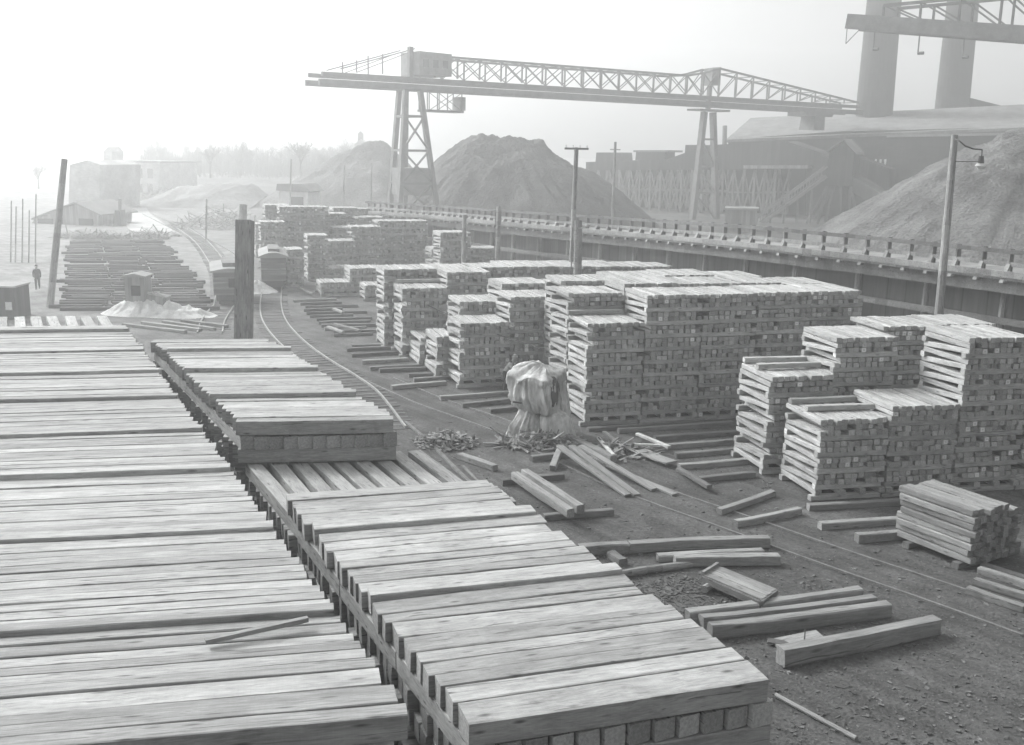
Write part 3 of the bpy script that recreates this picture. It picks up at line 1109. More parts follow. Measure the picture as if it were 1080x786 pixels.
def canvas(rings, n, folds, seed, notch=None, rot=0.0):
    mb = MB()
    vs = []
    for (z, cx, cy, rx, ry, am, pw) in rings:
        for i in range(n):
            a = 2 * PI * i / n
            ca, sa = math.cos(a), math.sin(a)
            e = (abs(ca) ** pw + abs(sa) ** pw) ** (-1 / pw)
            w1_ = a + .25 * noise.noise(Vector((ca * 2, sa * 2, z * 1.3 + seed)))
            fo = 1 + am * ((.5 - abs(math.sin(w1_ * folds * .5 + seed))) * 1.1 + (.5 - abs(math.sin(w1_ * folds * 1.15 + seed * 2 + z * 1.5))) * .6
                           + noise.noise(Vector((ca * 3, sa * 3, z * 1.4 + seed))) * 1.1 + (.3 - abs(noise.noise(Vector((ca * 4, sa * 4 + z * 2, z * 2.5 + seed))))) * .9)
            k = e * fo
            if notch:
                for (an, wd, dp_) in notch:
                    da = abs((a - an + PI) % (2 * PI) - PI)
                    if da < wd:
                        k *= 1 - dp_ * (1 - da / wd)
            x, y = rx * k * ca, ry * k * sa
            cr_, sr_ = math.cos(rot), math.sin(rot)
            vs.append(base + Vector((cx + x * cr_ - y * sr_, cy + x * sr_ + y * cr_, z + (.16 if z < 1.0 and rings[0][0] > .5 else .07) * noise.noise(Vector((ca * 3.5, sa * 3.5, seed + z))))))
    if rings[0][0] > .99:          # the loose cover humps up over what is under it
        vs = [v_ + Vector((0, 0, max(0.0, min(1.0, (v_.z - 2.1) / .5)) * (.2 * (v_.y - base.y) - .1 * abs(v_.x - base.x + .05) + .3 * noise.noise(Vector((v_.x * 1.6, v_.y * 1.6, 3.3)))))) for v_ in vs]
    m = len(rings)
    fs = [(r * n + i, r * n + (i + 1) % n, (r + 1) * n + (i + 1) % n, (r + 1) * n + i) for r in range(m - 1) for i in range(n)]
    fs.append(tuple((m - 1) * n + i for i in range(n)))
    mb.poly(vs, fs)
    return mb


# two flaps round the foot, the block of canvas above, a hanging curtain on the right
canvas([(.08, -.66, -.42, .62, .52, .17, 2.4), (.5, -.56, -.36, .54, .5, .16, 2.8), (.95, -.4, -.16, .38, .4, .15, 3), (1.35, -.34, -.04, .34, .36, .1, 3)], 110, 15, 1.0).build('canvas_flap', M_FLAP, root, smooth=True)
canvas([(.05, .74, -.44, .66, .5, .08, 4), (.3, .72, -.44, .62, .5, .07, 7), (.85, .62, -.38, .56, .48, .06, 8), (1.0, .56, -.26, .48, .4, .06, 6), (1.2, .36, .02, .34, .3, .06, 4)], 110, 9, 5.0, [(4.2, .12, .15)], -.12).build('canvas_flap', M_FLAP, root, smooth=True)
top_rings = []
for (z_, cx_, cy_, rx_, ry_, am_, pw_) in [(1.0, .06, -.22, .5, .4, .1, 3), (1.04, .02, -.24, .68, .54, .17, 3.4), (1.25, -.04, -.18, .82, .66, .16, 5), (1.6, -.1, -.08, .92, .76, .12, 8), (2.05, -.12, 0, .91, .76, .10, 12), (2.45, -.12, .02, .92, .78, .07, 14), (2.6, -.12, .02, .92, .78, .05, 14)]:
    top_rings.append((z_, cx_, cy_, rx_, ry_, am_, pw_))
fine = []
for r0q, r1q in zip(top_rings, top_rings[1:]):
    for k in range(5):
        fine.append(tuple(p_ + (q_ - p_) * k / 5 for p_, q_ in zip(r0q, r1q)))
fine += [top_rings[-1], (2.63, -.12, .02, .86, .72, .05, 12), (2.66, -.08, .05, .6, .5, .08, 8), (2.8, .04, .14, .34, .28, .12, 4), (2.86, .08, .18, .14, .12, .1, 3)]
canvas(fine, 180, 17, 4.0, [(.3, .2, .12)], math.radians(-38)).build('canvas_top', M_CANVAS, root, smooth=True)
canvas([(.2, .92, .1, .3, .5, .14, 4), (.9, .88, .12, .3, .5, .16, 4), (1.6, .8, .16, .28, .48, .16, 4), (2.2, .68, .2, .26, .46, .12, 4), (2.5, .54, .18, .24, .4, .1, 4), (2.6, .46, .18, .16, .3, .06, 3)], 90, 9, 2.0, None, .2).build('canvas_curtain', M_FLAP, root, smooth=True)
# dark blob set in the flank: the hollow's shade as a solid
mb = MB()
vs, fs = [], []
cq, n1_, n2_ = base + Vector((.42, -.46, 1.75)), 20, 10
for j in range(n2_ + 1):
    for i in range(n1_):
        th_, ph_ = 2 * PI * i / n1_, PI * j / n2_
        e_ = Vector((.3 * math.sin(ph_) * math.cos(th_), .33 * math.sin(ph_) * math.sin(th_), .68 * math.cos(ph_)))
        e_ *= 1 + .22 * noise.noise(e_ * 3.1)
        e_.x += .12 * e_.z
        vs.append(cq + Matrix.Rotation(.6, 3, 'Z') @ e_)
for j in range(n2_):
    for i in range(n1_):
        fs.append((j * n1_ + i, j * n1_ + (i + 1) % n1_, (j + 1) * n1_ + (i + 1) % n1_, (j + 1) * n1_ + i))
mb.poly(vs, fs)
mb.build('hollow_shade', M_IRON, root, smooth=True)
MB().cyl(base + Vector((-.7, -.7, 1.42)), base + Vector((-1.05, -.6, 1.44)), .035, .035, 6).build('lever', M_IRON, root)
MB().bar(base + Vector((.42, -.95, .1)), Vector((1, .15, 0)), 2.4, .5, .06, jit=.02).build('platform', W_OLD, root)


# ------------------------------------------------------------------ people
def person(loc, heading, pts, edges, rad, label, hat_at, skin_ids, shirt_z=(0, 0)):
    """one continuous skinned body; pts are joints in a local frame facing -Y"""
    me = bpy.data.meshes.new('body')
    me.from_pydata(pts, edges, [])
    o = bpy.data.objects.new('body', me)
    COL.objects.link(o)
    sk_ = o.modifiers.new('skin', 'SKIN')
    sk_.use_smooth_shade = True
    for i, r_ in enumerate(rad):
        me.skin_vertices[0].data[i].radius = r_ if isinstance(r_, tuple) else (r_, r_)
    me.skin_vertices[0].data[0].use_root = True
    ss = o.modifiers.new('sub', 'SUBSURF')
    ss.levels = ss.render_levels = 2
    dg = bpy.context.evaluated_depsgraph_get()
    ev = o.evaluated_get(dg)
    m2 = bpy.data.meshes.new_from_object(ev)
    bpy.data.objects.remove(o)
    m2.name = 'person'
    m2.materials.clear()
    for m_ in (M_CLOTH, M_SKIN, M_SHIRT):
        m2.materials.append(m_)
    for p_ in m2.polygons:
        c = p_.center
        p_.use_smooth = True
        p_.material_index = 0
        if any((c - Vector(pts[i])).length < rr_ for i, rr_ in skin_ids):
            p_.material_index = 1
        elif shirt_z[0] < c.z < shirt_z[1]:
            p_.material_index = 2
    b = bpy.data.objects.new('person', m2)
    b.location = loc
    b.rotation_euler = (0, 0, heading)
    COL.objects.link(b)
    tag(b, label, 'person')
    h = Vector(hat_at)
    mb_ = MB()
    mb_.cyl(h, h + Vector((0, 0, .015)), .16, .15, 14)
    mb_.cyl(h + Vector((0, 0, .013)), h + Vector((0, .01, .11)), .105, .085, 14)
    hat = bpy.data.objects.new('hat', mb_.mesh('hat', M_CLOTH))
    hat.parent = b
    hat.data.materials[0] = M_SHIRT if hat_at[1] < -.2 else M_CLOTH
    COL.objects.link(hat)
    return b


# bent figure at the machine: pelvis, spine, chest, neck, head, arms, legs
pts = [(0, 0, .92), (0, -.08, 1.1), (0, -.24, 1.32), (0, -.34, 1.46), (0, -.40, 1.55), (0, -.44, 1.66),
       (-.19, -.26, 1.36), (-.24, -.42, 1.13), (-.18, -.62, 1.0), (-.17, -.70, .96),
       (.19, -.26, 1.36), (.25, -.44, 1.14), (.18, -.64, 1.02), (.17, -.72, .98),
       (-.11, .02, .86), (-.13, -.10, .48), (-.13, .06, .08), (-.13, -.12, .04),
       (.11, .02, .86), (.13, .06, .47), (.14, .22, .08), (.14, .06, .04)]
eds = [(0, 1), (1, 2), (2, 3), (3, 4), (4, 5), (2, 6), (6, 7), (7, 8), (8, 9), (2, 10), (10, 11), (11, 12), (12, 13),
       (0, 14), (14, 15), (15, 16), (16, 17), (0, 18), (18, 19), (19, 20), (20, 21)]
rad = [(.16, .12), (.15, .11), (.17, .12), .06, .095, .085, .075, .055, .04, .04, .075, .055, .04, .04, .095, .07, .05, .045, .095, .07, .05, .045]
rad = [tuple(q * 1.22 for q in r_) if isinstance(r_, tuple) else r_ * 1.2 for r_ in rad]
pl = flat(G(533, 413))
person(pl, math.radians(70), pts, eds, rad, 'person in work clothes and hat stooping beside the canvas covered machine', (0, -.43, 1.68), [(4, .14), (5, .13), (9, .08), (13, .08)], (1.0, 1.42))
pts2 = [(0, 0, .93), (0, 0, 1.12), (0, .01, 1.38), (0, 0, 1.52), (0, -.01, 1.61), (0, -.01, 1.71),
        (-.2, .01, 1.41), (-.25, .04, 1.13), (-.24, -.08, .9), (-.24, -.1, .83),
        (.2, .01, 1.41), (.25, .0, 1.13), (.25, -.1, .9), (.25, -.12, .83),
        (-.1, 0, .86), (-.1, -.14, .48), (-.1, -.2, .08), (-.1, -.36, .04),
        (.1, 0, .86), (.1, .08, .48), (.1, .3, .1), (.1, .16, .04)]
person(flat(G(40, 305)), math.radians(20), pts2, eds, rad, 'distant person in dark clothes walking on the pale path at left', (0, 0, 1.73), [(4, .14), (5, .13), (9, .08), (13, .08)])

# ------------------------------------------------------------------ ground, roads, tracks
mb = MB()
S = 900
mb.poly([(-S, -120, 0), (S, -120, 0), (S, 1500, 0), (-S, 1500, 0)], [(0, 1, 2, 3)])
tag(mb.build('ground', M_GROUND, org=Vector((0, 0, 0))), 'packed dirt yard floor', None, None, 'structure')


def sheet(name, pix, z, mat, label):
    vs = [G(*p, z) for p in pix]
    mb_ = MB()
    mb_.poly(vs, [tuple(range(len(vs)))])
    return tag(mb_.build(name, mat, org=Vector((0, 0, 0))), label, None, None, 'structure')


sheet('dirt_road', [(170, 252), (140, 248), (128, 230), (120, 212), (150, 212), (158, 225), (176, 238), (186, 246)], .008, M_ROAD, 'pale sandy road leading away left')


def rail_line(pix, root, name='rail', h=.13, w=.075, z=0.02, mat=None):
    mat = mat or M_RAIL
    mb_ = MB()
    ps = [G(*p, z) if not isinstance(p, Vector) else p for p in pix]
    for a, b in zip(ps, ps[1:]):
        mb_.beam(a + Vector((0, 0, h / 2)), b + Vector((0, 0, h / 2)), w, h)
    mb_.build(name, mat, root)
    return ps


def catmull(pts_, n=8):
    out = []
    P_ = [pts_[0]] + list(pts_) + [pts_[-1]]
    for i in range(1, len(P_) - 2):
        for k in range(n):
            t_ = k / n
            out.append(tuple(.5 * (2 * P_[i][c] + (-P_[i - 1][c] + P_[i + 1][c]) * t_ + (2 * P_[i - 1][c] - 5 * P_[i][c] + 4 * P_[i + 1][c] - P_[i + 2][c]) * t_ ** 2
                                   + (-P_[i - 1][c] + 3 * P_[i][c] - 3 * P_[i + 1][c] + P_[i + 2][c]) * t_ ** 3) for c in range(2)))
    out.append(tuple(pts_[-1]))
    return out


def ground_curve(pix, n=8):
    g = [G(*p) for p in pix]
    return [Vector((x, y, 0)) for x, y in catmull([(p.x, p.y) for p in g], n)]


def offset_curve(c, d):
    out = []
    for i, p in enumerate(c):
        t_ = (c[min(i + 1, len(c) - 1)] - c[max(i - 1, 0)]).normalized()
        out.append(p + Vector((t_.y, -t_.x, 0)) * d)
    return out


def track(pix, side, gauge, label, sleepers=True, sl_n=None, z=.0):
    """pix: the better seen rail; the other is gauge away on 'side'"""
    c = ground_curve(pix)
    o = offset_curve(c, gauge * side)
    root_ = empty('railway_track', c[0], label, 'railway track')
    for line in (c, o):
        rail_line([p + Vector((0, 0, .01 + z)) for p in line], root_, 'rail', .1, .07, .02, M_RAIL if sleepers else M_RAILD)
    if sleepers:
        mid = offset_curve(c, gauge * side / 2)
        mb_ = MB()
        acc = 0
        for a, b in zip(mid, mid[1:]):
            d = (b - a)
            L_ = d.length
            d.normalize()
            nrm = Vector((-d.y, d.x, 0))
            while acc < L_:
                mb_.bar(a + d * acc + Vector((0, 0, -.012)), nrm, gauge + .9, .2, .06, jit=.035)
                acc += .62
            acc -= L_
        mb_.build('sleepers', W_SLP, root_)
    return c


track([(428, 452), (400, 416), (376, 398), (345, 379), (320, 360), (303, 341), (297, 325), (297, 307), (300, 285), (300, 262), (290, 240)], -1, 1.435,
      'curved track with sleepers running from the second rail car past the pile')
track([(1078, 671), (985, 637), (870, 597), (760, 557), (671, 525), (600, 494), (520, 455), (440, 426), (386, 402)], 1, 1.435,
      'straight track with rails sunk in the dirt across the right yard', False, z=-.06)
track([(540, 549), (489, 503), (452, 466), (428, 446)], -1, .05, 'single rail continuing past the scrap heap', False, z=-.03)
track([(208, 352), (212, 340), (222, 326), (226, 320), (228, 300), (222, 280), (205, 255), (185, 240)], 1, 1.435, 'track under the first rail car at the left')
# rails in the background field edge
track([(240, 275), (215, 258), (170, 236), (150, 226)], 1, 1.435, 'faint far track beside the pale sandy road', False)
# lengthwise timbers between the piles on the ground at left of the far pile
for i, (x0, y0, x1, y1) in enumerate([(130, 344, 196, 352), (150, 342, 212, 350), (172, 341, 226, 349), (192, 340, 240, 346)]):
    loose(x0, y0, x1, y1, .24, .2, '%s long timber on the ground beyond the far narrow pile' % ORD1[i], 'skid', TIE_OLD, name='skid', group='long timbers beyond the far pile')

# ------------------------------------------------------------------ laid ties over the left field
mb = MB()
rows = 36
for i in range(rows):
    t_ = i / (rows - 1)
    y = 255 + 72 * (t_ ** 1.3)
    xl, xr = 75 - 15 * t_ + R.uniform(-4, 4), 168 + 60 * t_ + R.uniform(-6, 5)
    a, b = G(xl, y + .6), G(xr, y)
    d = b - a
    n_ = max(3, int(d.length / 2.6))
    ph = R.uniform(-.12, .12)
    for k in range(n_):
        if R.random() < .05:
            continue
        c = a + d * ((k + .5 + ph) / n_) + Vector((0, R.uniform(-.1, .1), .12))
        mb.bar(c, d + Vector((0, R.uniform(-.3, .3), 0)), d.length / n_ * R.uniform(.9, 1.02), .26, .24, jit=.02)
        for q in range(R.choice((0, 0, 1, 1))):
            mb.bar(c + Vector((R.uniform(-.6, .6), R.uniform(.25, .5) * (1 if q else -1), 0)), d + Vector((0, R.uniform(-.3, .3), 0)), 2.5, .26, .24, jit=.02)
tag(mb.build('laid_ties', W_FIELD), 'field of dark ties laid in long rows across the left yard', 'ties', None, 'stuff')
for i, (x, y) in enumerate([(82, 251), (96, 252), (112, 252), (150, 252), (164, 249)]):
    heap(x, y, 3.2, 1.2, .9, 90, '%s rubble and lumber heap from the left at the far edge of the tie field' % ORD1[i], .6, 2.4, W_OLD, 20 + i)

# ballast heaps
def mound(name, c, rx, ry, h, mat, label, cat, seed, n=40, ridge=0.0, amp=.08, flat_top=0.0, pw=1.0):
    mb_ = MB()
    vs, fs = [], []
    for j in range(n + 1):
        for i in range(n + 1):
            x, y = -1 + 2 * i / n, -1 + 2 * j / n
            xx = max(0.0, abs(x) - ridge) / (1 - ridge)
            d = math.sqrt(xx * xx + y * y)
            z = max(0.0, 1 - d)
            z = min(z, 1 - flat_top) / (1 - flat_top)
            z = z ** pw
            ns_ = noise.fractal(Vector((x * 2.2 + seed, y * 2.2, seed)), .75, 2.1, 8)
            gul = noise.noise(Vector((math.atan2(y, x) * 5 + seed, seed, d * .8)))
            gul2 = noise.noise(Vector((math.atan2(y, x) * 17 + seed, seed * 2, d * 1.1)))
            z = z * h * (1 + amp * 1.6 * ns_) + h * amp * (.7 * gul + .45 * gul2) * min(1, z * 3) * (1 - z)
            vs.append(c + Vector((x * rx, y * ry, max(z, 0) - .02)))
    for j in range(n):
        for i in range(n):
            a = j * (n + 1) + i
            fs.append((a, a + 1, a + n + 2, a + n + 1))
    mb_.poly(vs, fs)
    return tag(mb_.build(name, mat, smooth=True), label, cat)


mound('sand_heap', flat(G(155, 331)), 3.0, 1.5, 1.35, M_LIME, 'white sand heap in front of the small watch hut', 'sand heap', 3.1, 60, .1, .3)
mound('sand_heap', flat(G(188, 333)), 2.6, 1.3, .8, M_LIME, 'low white sand heap left of the first rail car', 'sand heap', 5.1, 60, .1, .35)
mound('sand_heap', flat(G(270, 308)), 1.7, 1.3, 1.0, M_LIME, 'white sand heap between the square post and the second rail car', 'sand heap', 7.3, 60, 0, .3)

# coal heaps
cm = flat(PT(537, 200, 158))
mound('coal_heap', cm, 23, 17, 13.2, M_COAL, 'great dark coal heap in the middle under the crane span', 'coal heap', 1.7, 190, .16, .10, .04)
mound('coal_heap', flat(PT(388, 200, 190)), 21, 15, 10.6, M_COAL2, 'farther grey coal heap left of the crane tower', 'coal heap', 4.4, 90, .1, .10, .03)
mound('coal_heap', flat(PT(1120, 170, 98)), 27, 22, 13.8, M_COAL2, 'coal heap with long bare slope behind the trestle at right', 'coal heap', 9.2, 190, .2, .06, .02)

# ------------------------------------------------------------------ trestle
edge_px = [(1420, 345), (1230, 317), (1110, 299), (1075, 294), (992, 284), (911, 274), (851, 267.5), (793, 261), (703, 252.5), (653, 248), (540, 238), (473, 231.5), (430, 228), (385, 224.5)]
edge_z = [5.55, 5.55, 5.55, 5.55, 5.55, 5.55, 5.55, 5.5, 5.2, 5.0, 4.6, 4.2, 3.95, 3.7]
ed = [G(x, y, z) for (x, y), z in zip(edge_px, edge_z)]


def catmull3(P3, n):
    xy_ = catmull([(p.x, p.y) for p in P3], n)
    zz_ = catmull([(p.z, 0) for p in P3], n)
    return [Vector((a_[0], a_[1], z_[0])) for a_, z_ in zip(xy_, zz_)]


ed = catmull3(ed, 6)
troot = empty('timber_trestle', flat(ed[0]), 'long timber trestle with railing curving past the coal heaps', 'trestle')
DW = 4.6
back = []
for i, p in enumerate(ed):
    t_ = (ed[min(i + 1, len(ed) - 1)] - ed[max(i - 1, 0)]).normalized()
    nr = Vector((t_.y, -t_.x, 0))
    if nr.y < 0:
        nr = -nr
    back.append((t_, nr))


def strip(off0, off1, z0, z1, mb_):
    for i in range(len(ed) - 1):
        a, b = ed[i], ed[i + 1]
        na, nb = back[i][1], back[i + 1][1]
        q = []
        for (p, nr) in ((a, na), (b, nb)):
            for (o_, z_) in ((off0, z0), (off1, z0), (off1, z1), (off0, z1)):
                q.append(Vector((p.x, p.y, p.z)) + nr * o_ + Vector((0, 0, z_ if z_ > -50 else -p.z - .1)))
        mb_.quadbox(q, [tuple(v_ - ed[0]) for v_ in q], R.random(), False)


for (o0_, o1_, z0_, z1_, nm_, mt_) in [(-.35, DW, -.12, 0, 'deck', W_OLD), (-.1, .25, -.75, -.125, 'stringer', W_DARK), (DW - .4, DW, -.75, -.125, 'stringer', W_DARK),
                                       (-.42, -.22, .004, .3, 'curb', W_OLD), (.02, .06, 1.08, 1.28, 'top_rail', W_DARK), (.03, .06, .5, .7, 'middle_rail', W_OLD),
                                       (1.2, 1.35, -99, -.76, 'bulkhead', M_BULK), (.3, .5, -2.3, -2.0, 'waling', W_DARK)]:
    mb = MB()
    strip(o0_, o1_, z0_, z1_, mb)
    mb.build(nm_, mt_, troot)
# railing posts with raking struts, and bents
acc = 9.0
acc2 = 2.0
np_ = 0
for i in range(len(ed) - 1):
    a, b = ed[i], ed[i + 1]
    L_ = (b - a).length
    t_, nr = back[i]
    while acc < L_:
        p = a.lerp(b, acc / L_)
        f0 = Vector((p.x, p.y, p.z))
        po = MB().beam(f0 + nr * .16, f0 + nr * .16 + Vector((0, 0, 1.32)), .2, .2).build('railing_post', W_DARK, troot)
        g = t_ * .1
        base3 = [f0 - nr * .42 + Vector((0, 0, -.25)), f0 + nr * .09 + Vector((0, 0, -.25)), f0 + nr * .09 + Vector((0, 0, .62)), f0 + nr * .0 + Vector((0, 0, .62))]
        MB().prism([q - g for q in base3], g * 2).build('strut', W_OLD, po)
        np_ += 1
        acc += 1.38 if np_ < 95 else 1e9
    acc -= L_
    while acc2 < L_:
        p = a.lerp(b, acc2 / L_)
        f0 = Vector((p.x, p.y, 0))
        MB().cyl(f0 + nr * .55, f0 + nr * .62 + Vector((0, 0, p.z - .76)), .2, .18, 8).build('bent_post', W_OLD, troot)
        acc2 += 4.3
    acc2 -= L_


# ------------------------------------------------------------------ poles
def pole(name, base_, top_, r0, r1, label, mat=W_OLD, arms=(), group=None, square=False, cat='pole'):
    root_ = empty(name, base_, label, cat, group)
    mb_ = MB()
    if square:
        mb_.beam(base_, top_, r0 * 2, r0 * 2, up=Vector((0, 1, 0)))
    else:
        for k in range(6):
            a, b = base_.lerp(top_, k / 6), base_.lerp(top_, (k + 1) / 6)
            mb_.cyl(a, b, r0 + (r1 - r0) * k / 6, r0 + (r1 - r0) * (k + 1) / 6, 10, k in (0, 5))
    mb_.build('pole_shaft', mat, root_)
    for (h_, half, dirv, ins) in arms:
        c = base_.lerp(top_, h_) + Vector((0, -r0, 0))
        ao = MB().beam(c - dirv * half, c + dirv * half, .1, .12).build('cross_arm', mat, root_)
        mi = MB()
        for k in range(ins):
            q = c + dirv * (half * (-1 + 2 * (k + .2) / (ins - .6)))
            mi.cyl(q + Vector((0, 0, .05)), q + Vector((0, 0, .22)), .05, .035, 6)
        if ins:
            mi.build('insulators', M_LAMP, ao)
    return root_


def vpole(px, py_top, depth, rpx, label, px_base=None, **kw):
    top_ = PT(px, py_top, depth)
    b_ = flat(top_) if px_base is None else None
    if b_ is None:
        # base at the same depth below
        lo = PT(px_base[0], px_base[1], depth)
        d = (lo - top_)
        b_ = top_ + d * ((0 - top_.z) / d.z)
    r = rpx / F * depth
    return pole('utility_pole', b_, top_, r * 1.1, r * .9, label, **kw)


vpole(68, 168, 70, 3.6, 'leaning bare pole beside the pale path at far left', px_base=(52, 330))
vpole(258.5, 233, 38, 7.4, 'thick square post standing beyond the far narrow lumber pile', px_base=(257, 353), square=True, cat='post', mat=W_OLD)
vpole(256.5, 216, 95, 4.6, 'pale pole just behind the thick square post', px_base=(255, 250))
vpole(608, 156, 64, 2.6, 'tall utility pole with cross arm above the middle stacks', px_base=(602, 290), arms=[(.995, .75, Vector((1, .2, 0)).normalized(), 4)])
pr = vpole(610, 233, 58, 4.6, 'stout post with ladder in front of the tall utility pole', px_base=(609, 292), cat='post')
lb = PT(602, 292, 57.4)
lt = PT(604, 240, 57.4)
for dx in (0, .35):
    MB().beam(lb + Vector((dx, 0, 0)), lt + Vector((dx, 0, 0)), .06, .06).build('ladder_rail', W_OLD, pr)
mb = MB()
for k in range(9):
    c = lb.lerp(lt, (k + .5) / 9)
    mb.beam(c, c + Vector((.35, 0, 0)), .04, .04)
mb.build('ladder_rungs', W_OLD, pr)
MB().beam(PT(612, 241, 57.6), PT(622, 238, 57.2), .09, .09).build('cross_arm', W_OLD, pr)
pr = vpole(526, 218, 78, 2.6, 'post with ladder standing beside the trestle bend', px_base=(525, 272), cat='post')
lb, lt = PT(521, 272, 77.5), PT(523, 222, 77.5)
for dx in (0, .4):
    MB().beam(lb + Vector((dx, 0, 0)), lt + Vector((dx, 0, 0)), .07, .07).build('ladder_rail', W_OLD, pr)
mb = MB()
for k in range(11):
    c = lb.lerp(lt, (k + .5) / 11)
    mb.beam(c, c + Vector((.4, 0, 0)), .05, .05)
mb.build('ladder_rungs', W_OLD, pr)
vpole(490, 227, 80, 2.4, 'short thick pole left of the trestle bend', px_base=(489, 272))
vpole(649, 150, 120, 1.6, 'slim pole rising before the coal plant left shed', px_base=(646, 235), arms=[(.93, .6, Vector((1, 0, 0)), 0)])
vpole(307, 168, 150, .9, 'thin far pole above the white shed', px_base=(306, 220))
vpole(363, 175, 150, .9, 'thin far pole left of the crane tower', px_base=(362, 225))
vpole(392, 172, 150, .8, 'thin far pole touching the crane tower legs', px_base=(391, 225))
for i, (x, y) in enumerate([(12, 212), (17, 218), (24, 210), (31, 222), (38, 205)]):
    vpole(x, y, 95, .7, '%s thin post from the left in the row at the left margin' % ORD1[i], px_base=(x - 1, 300), group='thin posts at the left margin', cat='post')
vpole(218, 210, 120, 1.0, 'thin faint pole beside the far track', px_base=(217, 262))

# lamp pole
top_ = PT(1007, 143, 47)
b_ = PT(990, 333, 47)
d = b_ - top_
b_ = top_ + d * (top_.z / -d.z)
lp = pole('lamp_post', b_, top_, .21, .15, 'tall timber lamp post with curved arm and hanging lamp at right', cat='lamp post')
mb = MB()
prev = PT(1007, 147, 46.9)
for (x, y) in [(1012, 149), (1018, 154), (1026, 157), (1036, 158)]:
    q = PT(x, y, 46.6)
    mb.cyl(prev, q, .035, .035, 6)
    prev = q
mb.cyl(PT(1006, 170.5, 46.9), PT(1033, 170.5, 46.6), .02, .02, 5)
mb.build('lamp_arm', M_IRON, lp)
q = PT(1036, 158, 46.6)
mb = MB()
mb.cyl(q, q - Vector((0, 0, .28)), .03, .03, 6)
mb.cyl(q - Vector((0, 0, .28)), q - Vector((0, 0, .6)), .1, .13, 10)
mb.build('lamp_body', M_IRON, lp)
mb = MB()
mb.cyl(q - Vector((0, 0, .6)), q - Vector((0, 0, .72)), .16, .25, 14)
mb.build('lamp_shade', M_LAMP, lp)
mb = MB()
mb.cyl(q - Vector((0, 0, .72)), q - Vector((0, 0, .86)), .2, .1, 12)
mb.build('lamp_globe', M_LAMP, lp)

# wires: from the tall pole off to the left and a sagging guy cable across the front stacks
mb = MB()


def wire(p, q, sag, r, n=10):
    prev_ = p
    for k in range(1, n + 1):
        t__ = k / n
        c = p.lerp(q, t__) - Vector((0, 0, 4 * sag * t__ * (1 - t__)))
        mb.cyl(prev_, c, r, r, 4, False)
        prev_ = c


wire(PT(444, 318, 56), PT(575, 368, 45), .2, .018)
tag(mb.build('cable', M_IRON), 'thin cable stretched across the left middle stacks', 'cable')

# ------------------------------------------------------------------ gantry crane
A_, B_ = PT(430, 97, 140), PT(748, 107, 172)
ZB = (A_.z + B_.z) / 2
ax = flat(B_) - flat(A_)
SP = ax.length
ax.normalize()
bx = Vector((-ax.y, ax.x, 0))
cr = empty('gantry_crane', flat(A_), 'long lattice gantry crane spanning the coal heaps on two towers', 'crane')


def CP(s, o_, z):
    return flat(A_) + ax * s + bx * o_ + Vector((0, 0, z))


def s_of(px):
    # distance along the boom for a pixel column
    lo, hi = -60, 140
    for _ in range(50):
        m = (lo + hi) / 2
        if project(CP(m, 0, ZB))[0] < px:
            lo = m
        else:
            hi = m
    return lo


sL, sR = s_of(329), s_of(900)
HT = 3.9
mb = MB()
WD = 2.0
for o_ in (-WD, WD):
    mb.beam(CP(sL, o_, ZB), CP(sR, o_, ZB), .35, .75)                         # runway girder
    mb.beam(CP(sL + .4, o_, ZB + .98), CP(sR - 1, o_, ZB + .98), .35, .55)
mb.build('runway_girder', M_STEEL, cr)
mb = MB()
NP = 15


def topz(s):
    if s < SP - 6:
        return ZB + HT + .25
    if s < SP:
        return ZB + HT + .25 + 1.5 * (s - SP + 6) / 6
    return ZB + 1.7 + (HT + .05) * max(0.0, 1 - (s - SP) / (sR - SP - 1.0))


s0 = 3.0
for o_ in (-WD, WD):
    prev = None
    n1, n2 = NP, 9
    stations = [s0 + (SP - s0) * k / n1 for k in range(n1 + 1)] + [SP + (sR - 1.5 - SP) * k / n2 for k in range(1, n2 + 1)]
    for k, s in enumerate(stations):
        zt = topz(s)
        mb.beam(CP(s, o_, ZB + 1.4), CP(s, o_, zt), .2, .2, up=bx)
        if prev is not None:
            mb.beam(CP(prev, o_, topz(prev)), CP(s, o_, zt), .3, .3)
            mb.beam(CP(prev, o_, ZB + 1.5), CP(s, o_, zt), .12, .12)
            if s <= SP + .1:
                mb.beam(CP(prev, o_, topz(prev)), CP(s, o_, ZB + 1.5), .12, .12)
        prev = s
    # left cantilever stays
    mb.beam(CP(0, o_, ZB + HT + 1.0), CP(sL + 3, o_, ZB + 1.7), .14, .14)
    mb.beam(CP(sL * .35, o_, ZB + 1.4), CP(sL * .35, o_, ZB + 3.9), .14, .14, up=bx)
    mb.beam(CP(sL * .62, o_, ZB + 1.4), CP(sL * .62, o_, ZB + 2.9), .14, .14, up=bx)
    mb.beam(CP(sL * .62, o_, ZB + 1.4), CP(sL * .08, o_, ZB + 4.3), .1, .1)
for s in stations:
    mb.beam(CP(s, -WD, topz(s)), CP(s, WD, topz(s)), .14, .14)
mb.build('lattice_truss', M_STEEL, cr)
MB().prism([CP(.3, -2.6, ZB + 1.6), CP(5.3, -2.6, ZB + 1.6), CP(5.3, -2.6, ZB + 4.5), CP(.3, -2.6, ZB + 4.6)], bx * 5.0).build('machine_house', M_SHEET, cr)
mh = MB()
for k in range(3):
    mh.bar(CP(1.3 + 1.5 * k, -2.62, ZB + 3.1), ax, .8, .06, 1.0)
mh.build('windows', M_WINDOW, [c for c in cr.children if c.name.startswith('machine_house')][0])
MB().beam(CP(-.1, -.9, ZB + 1), CP(-.1, -.9, ZB + 5.2), .6, .6, up=bx).build('mast', M_STEEL, cr)
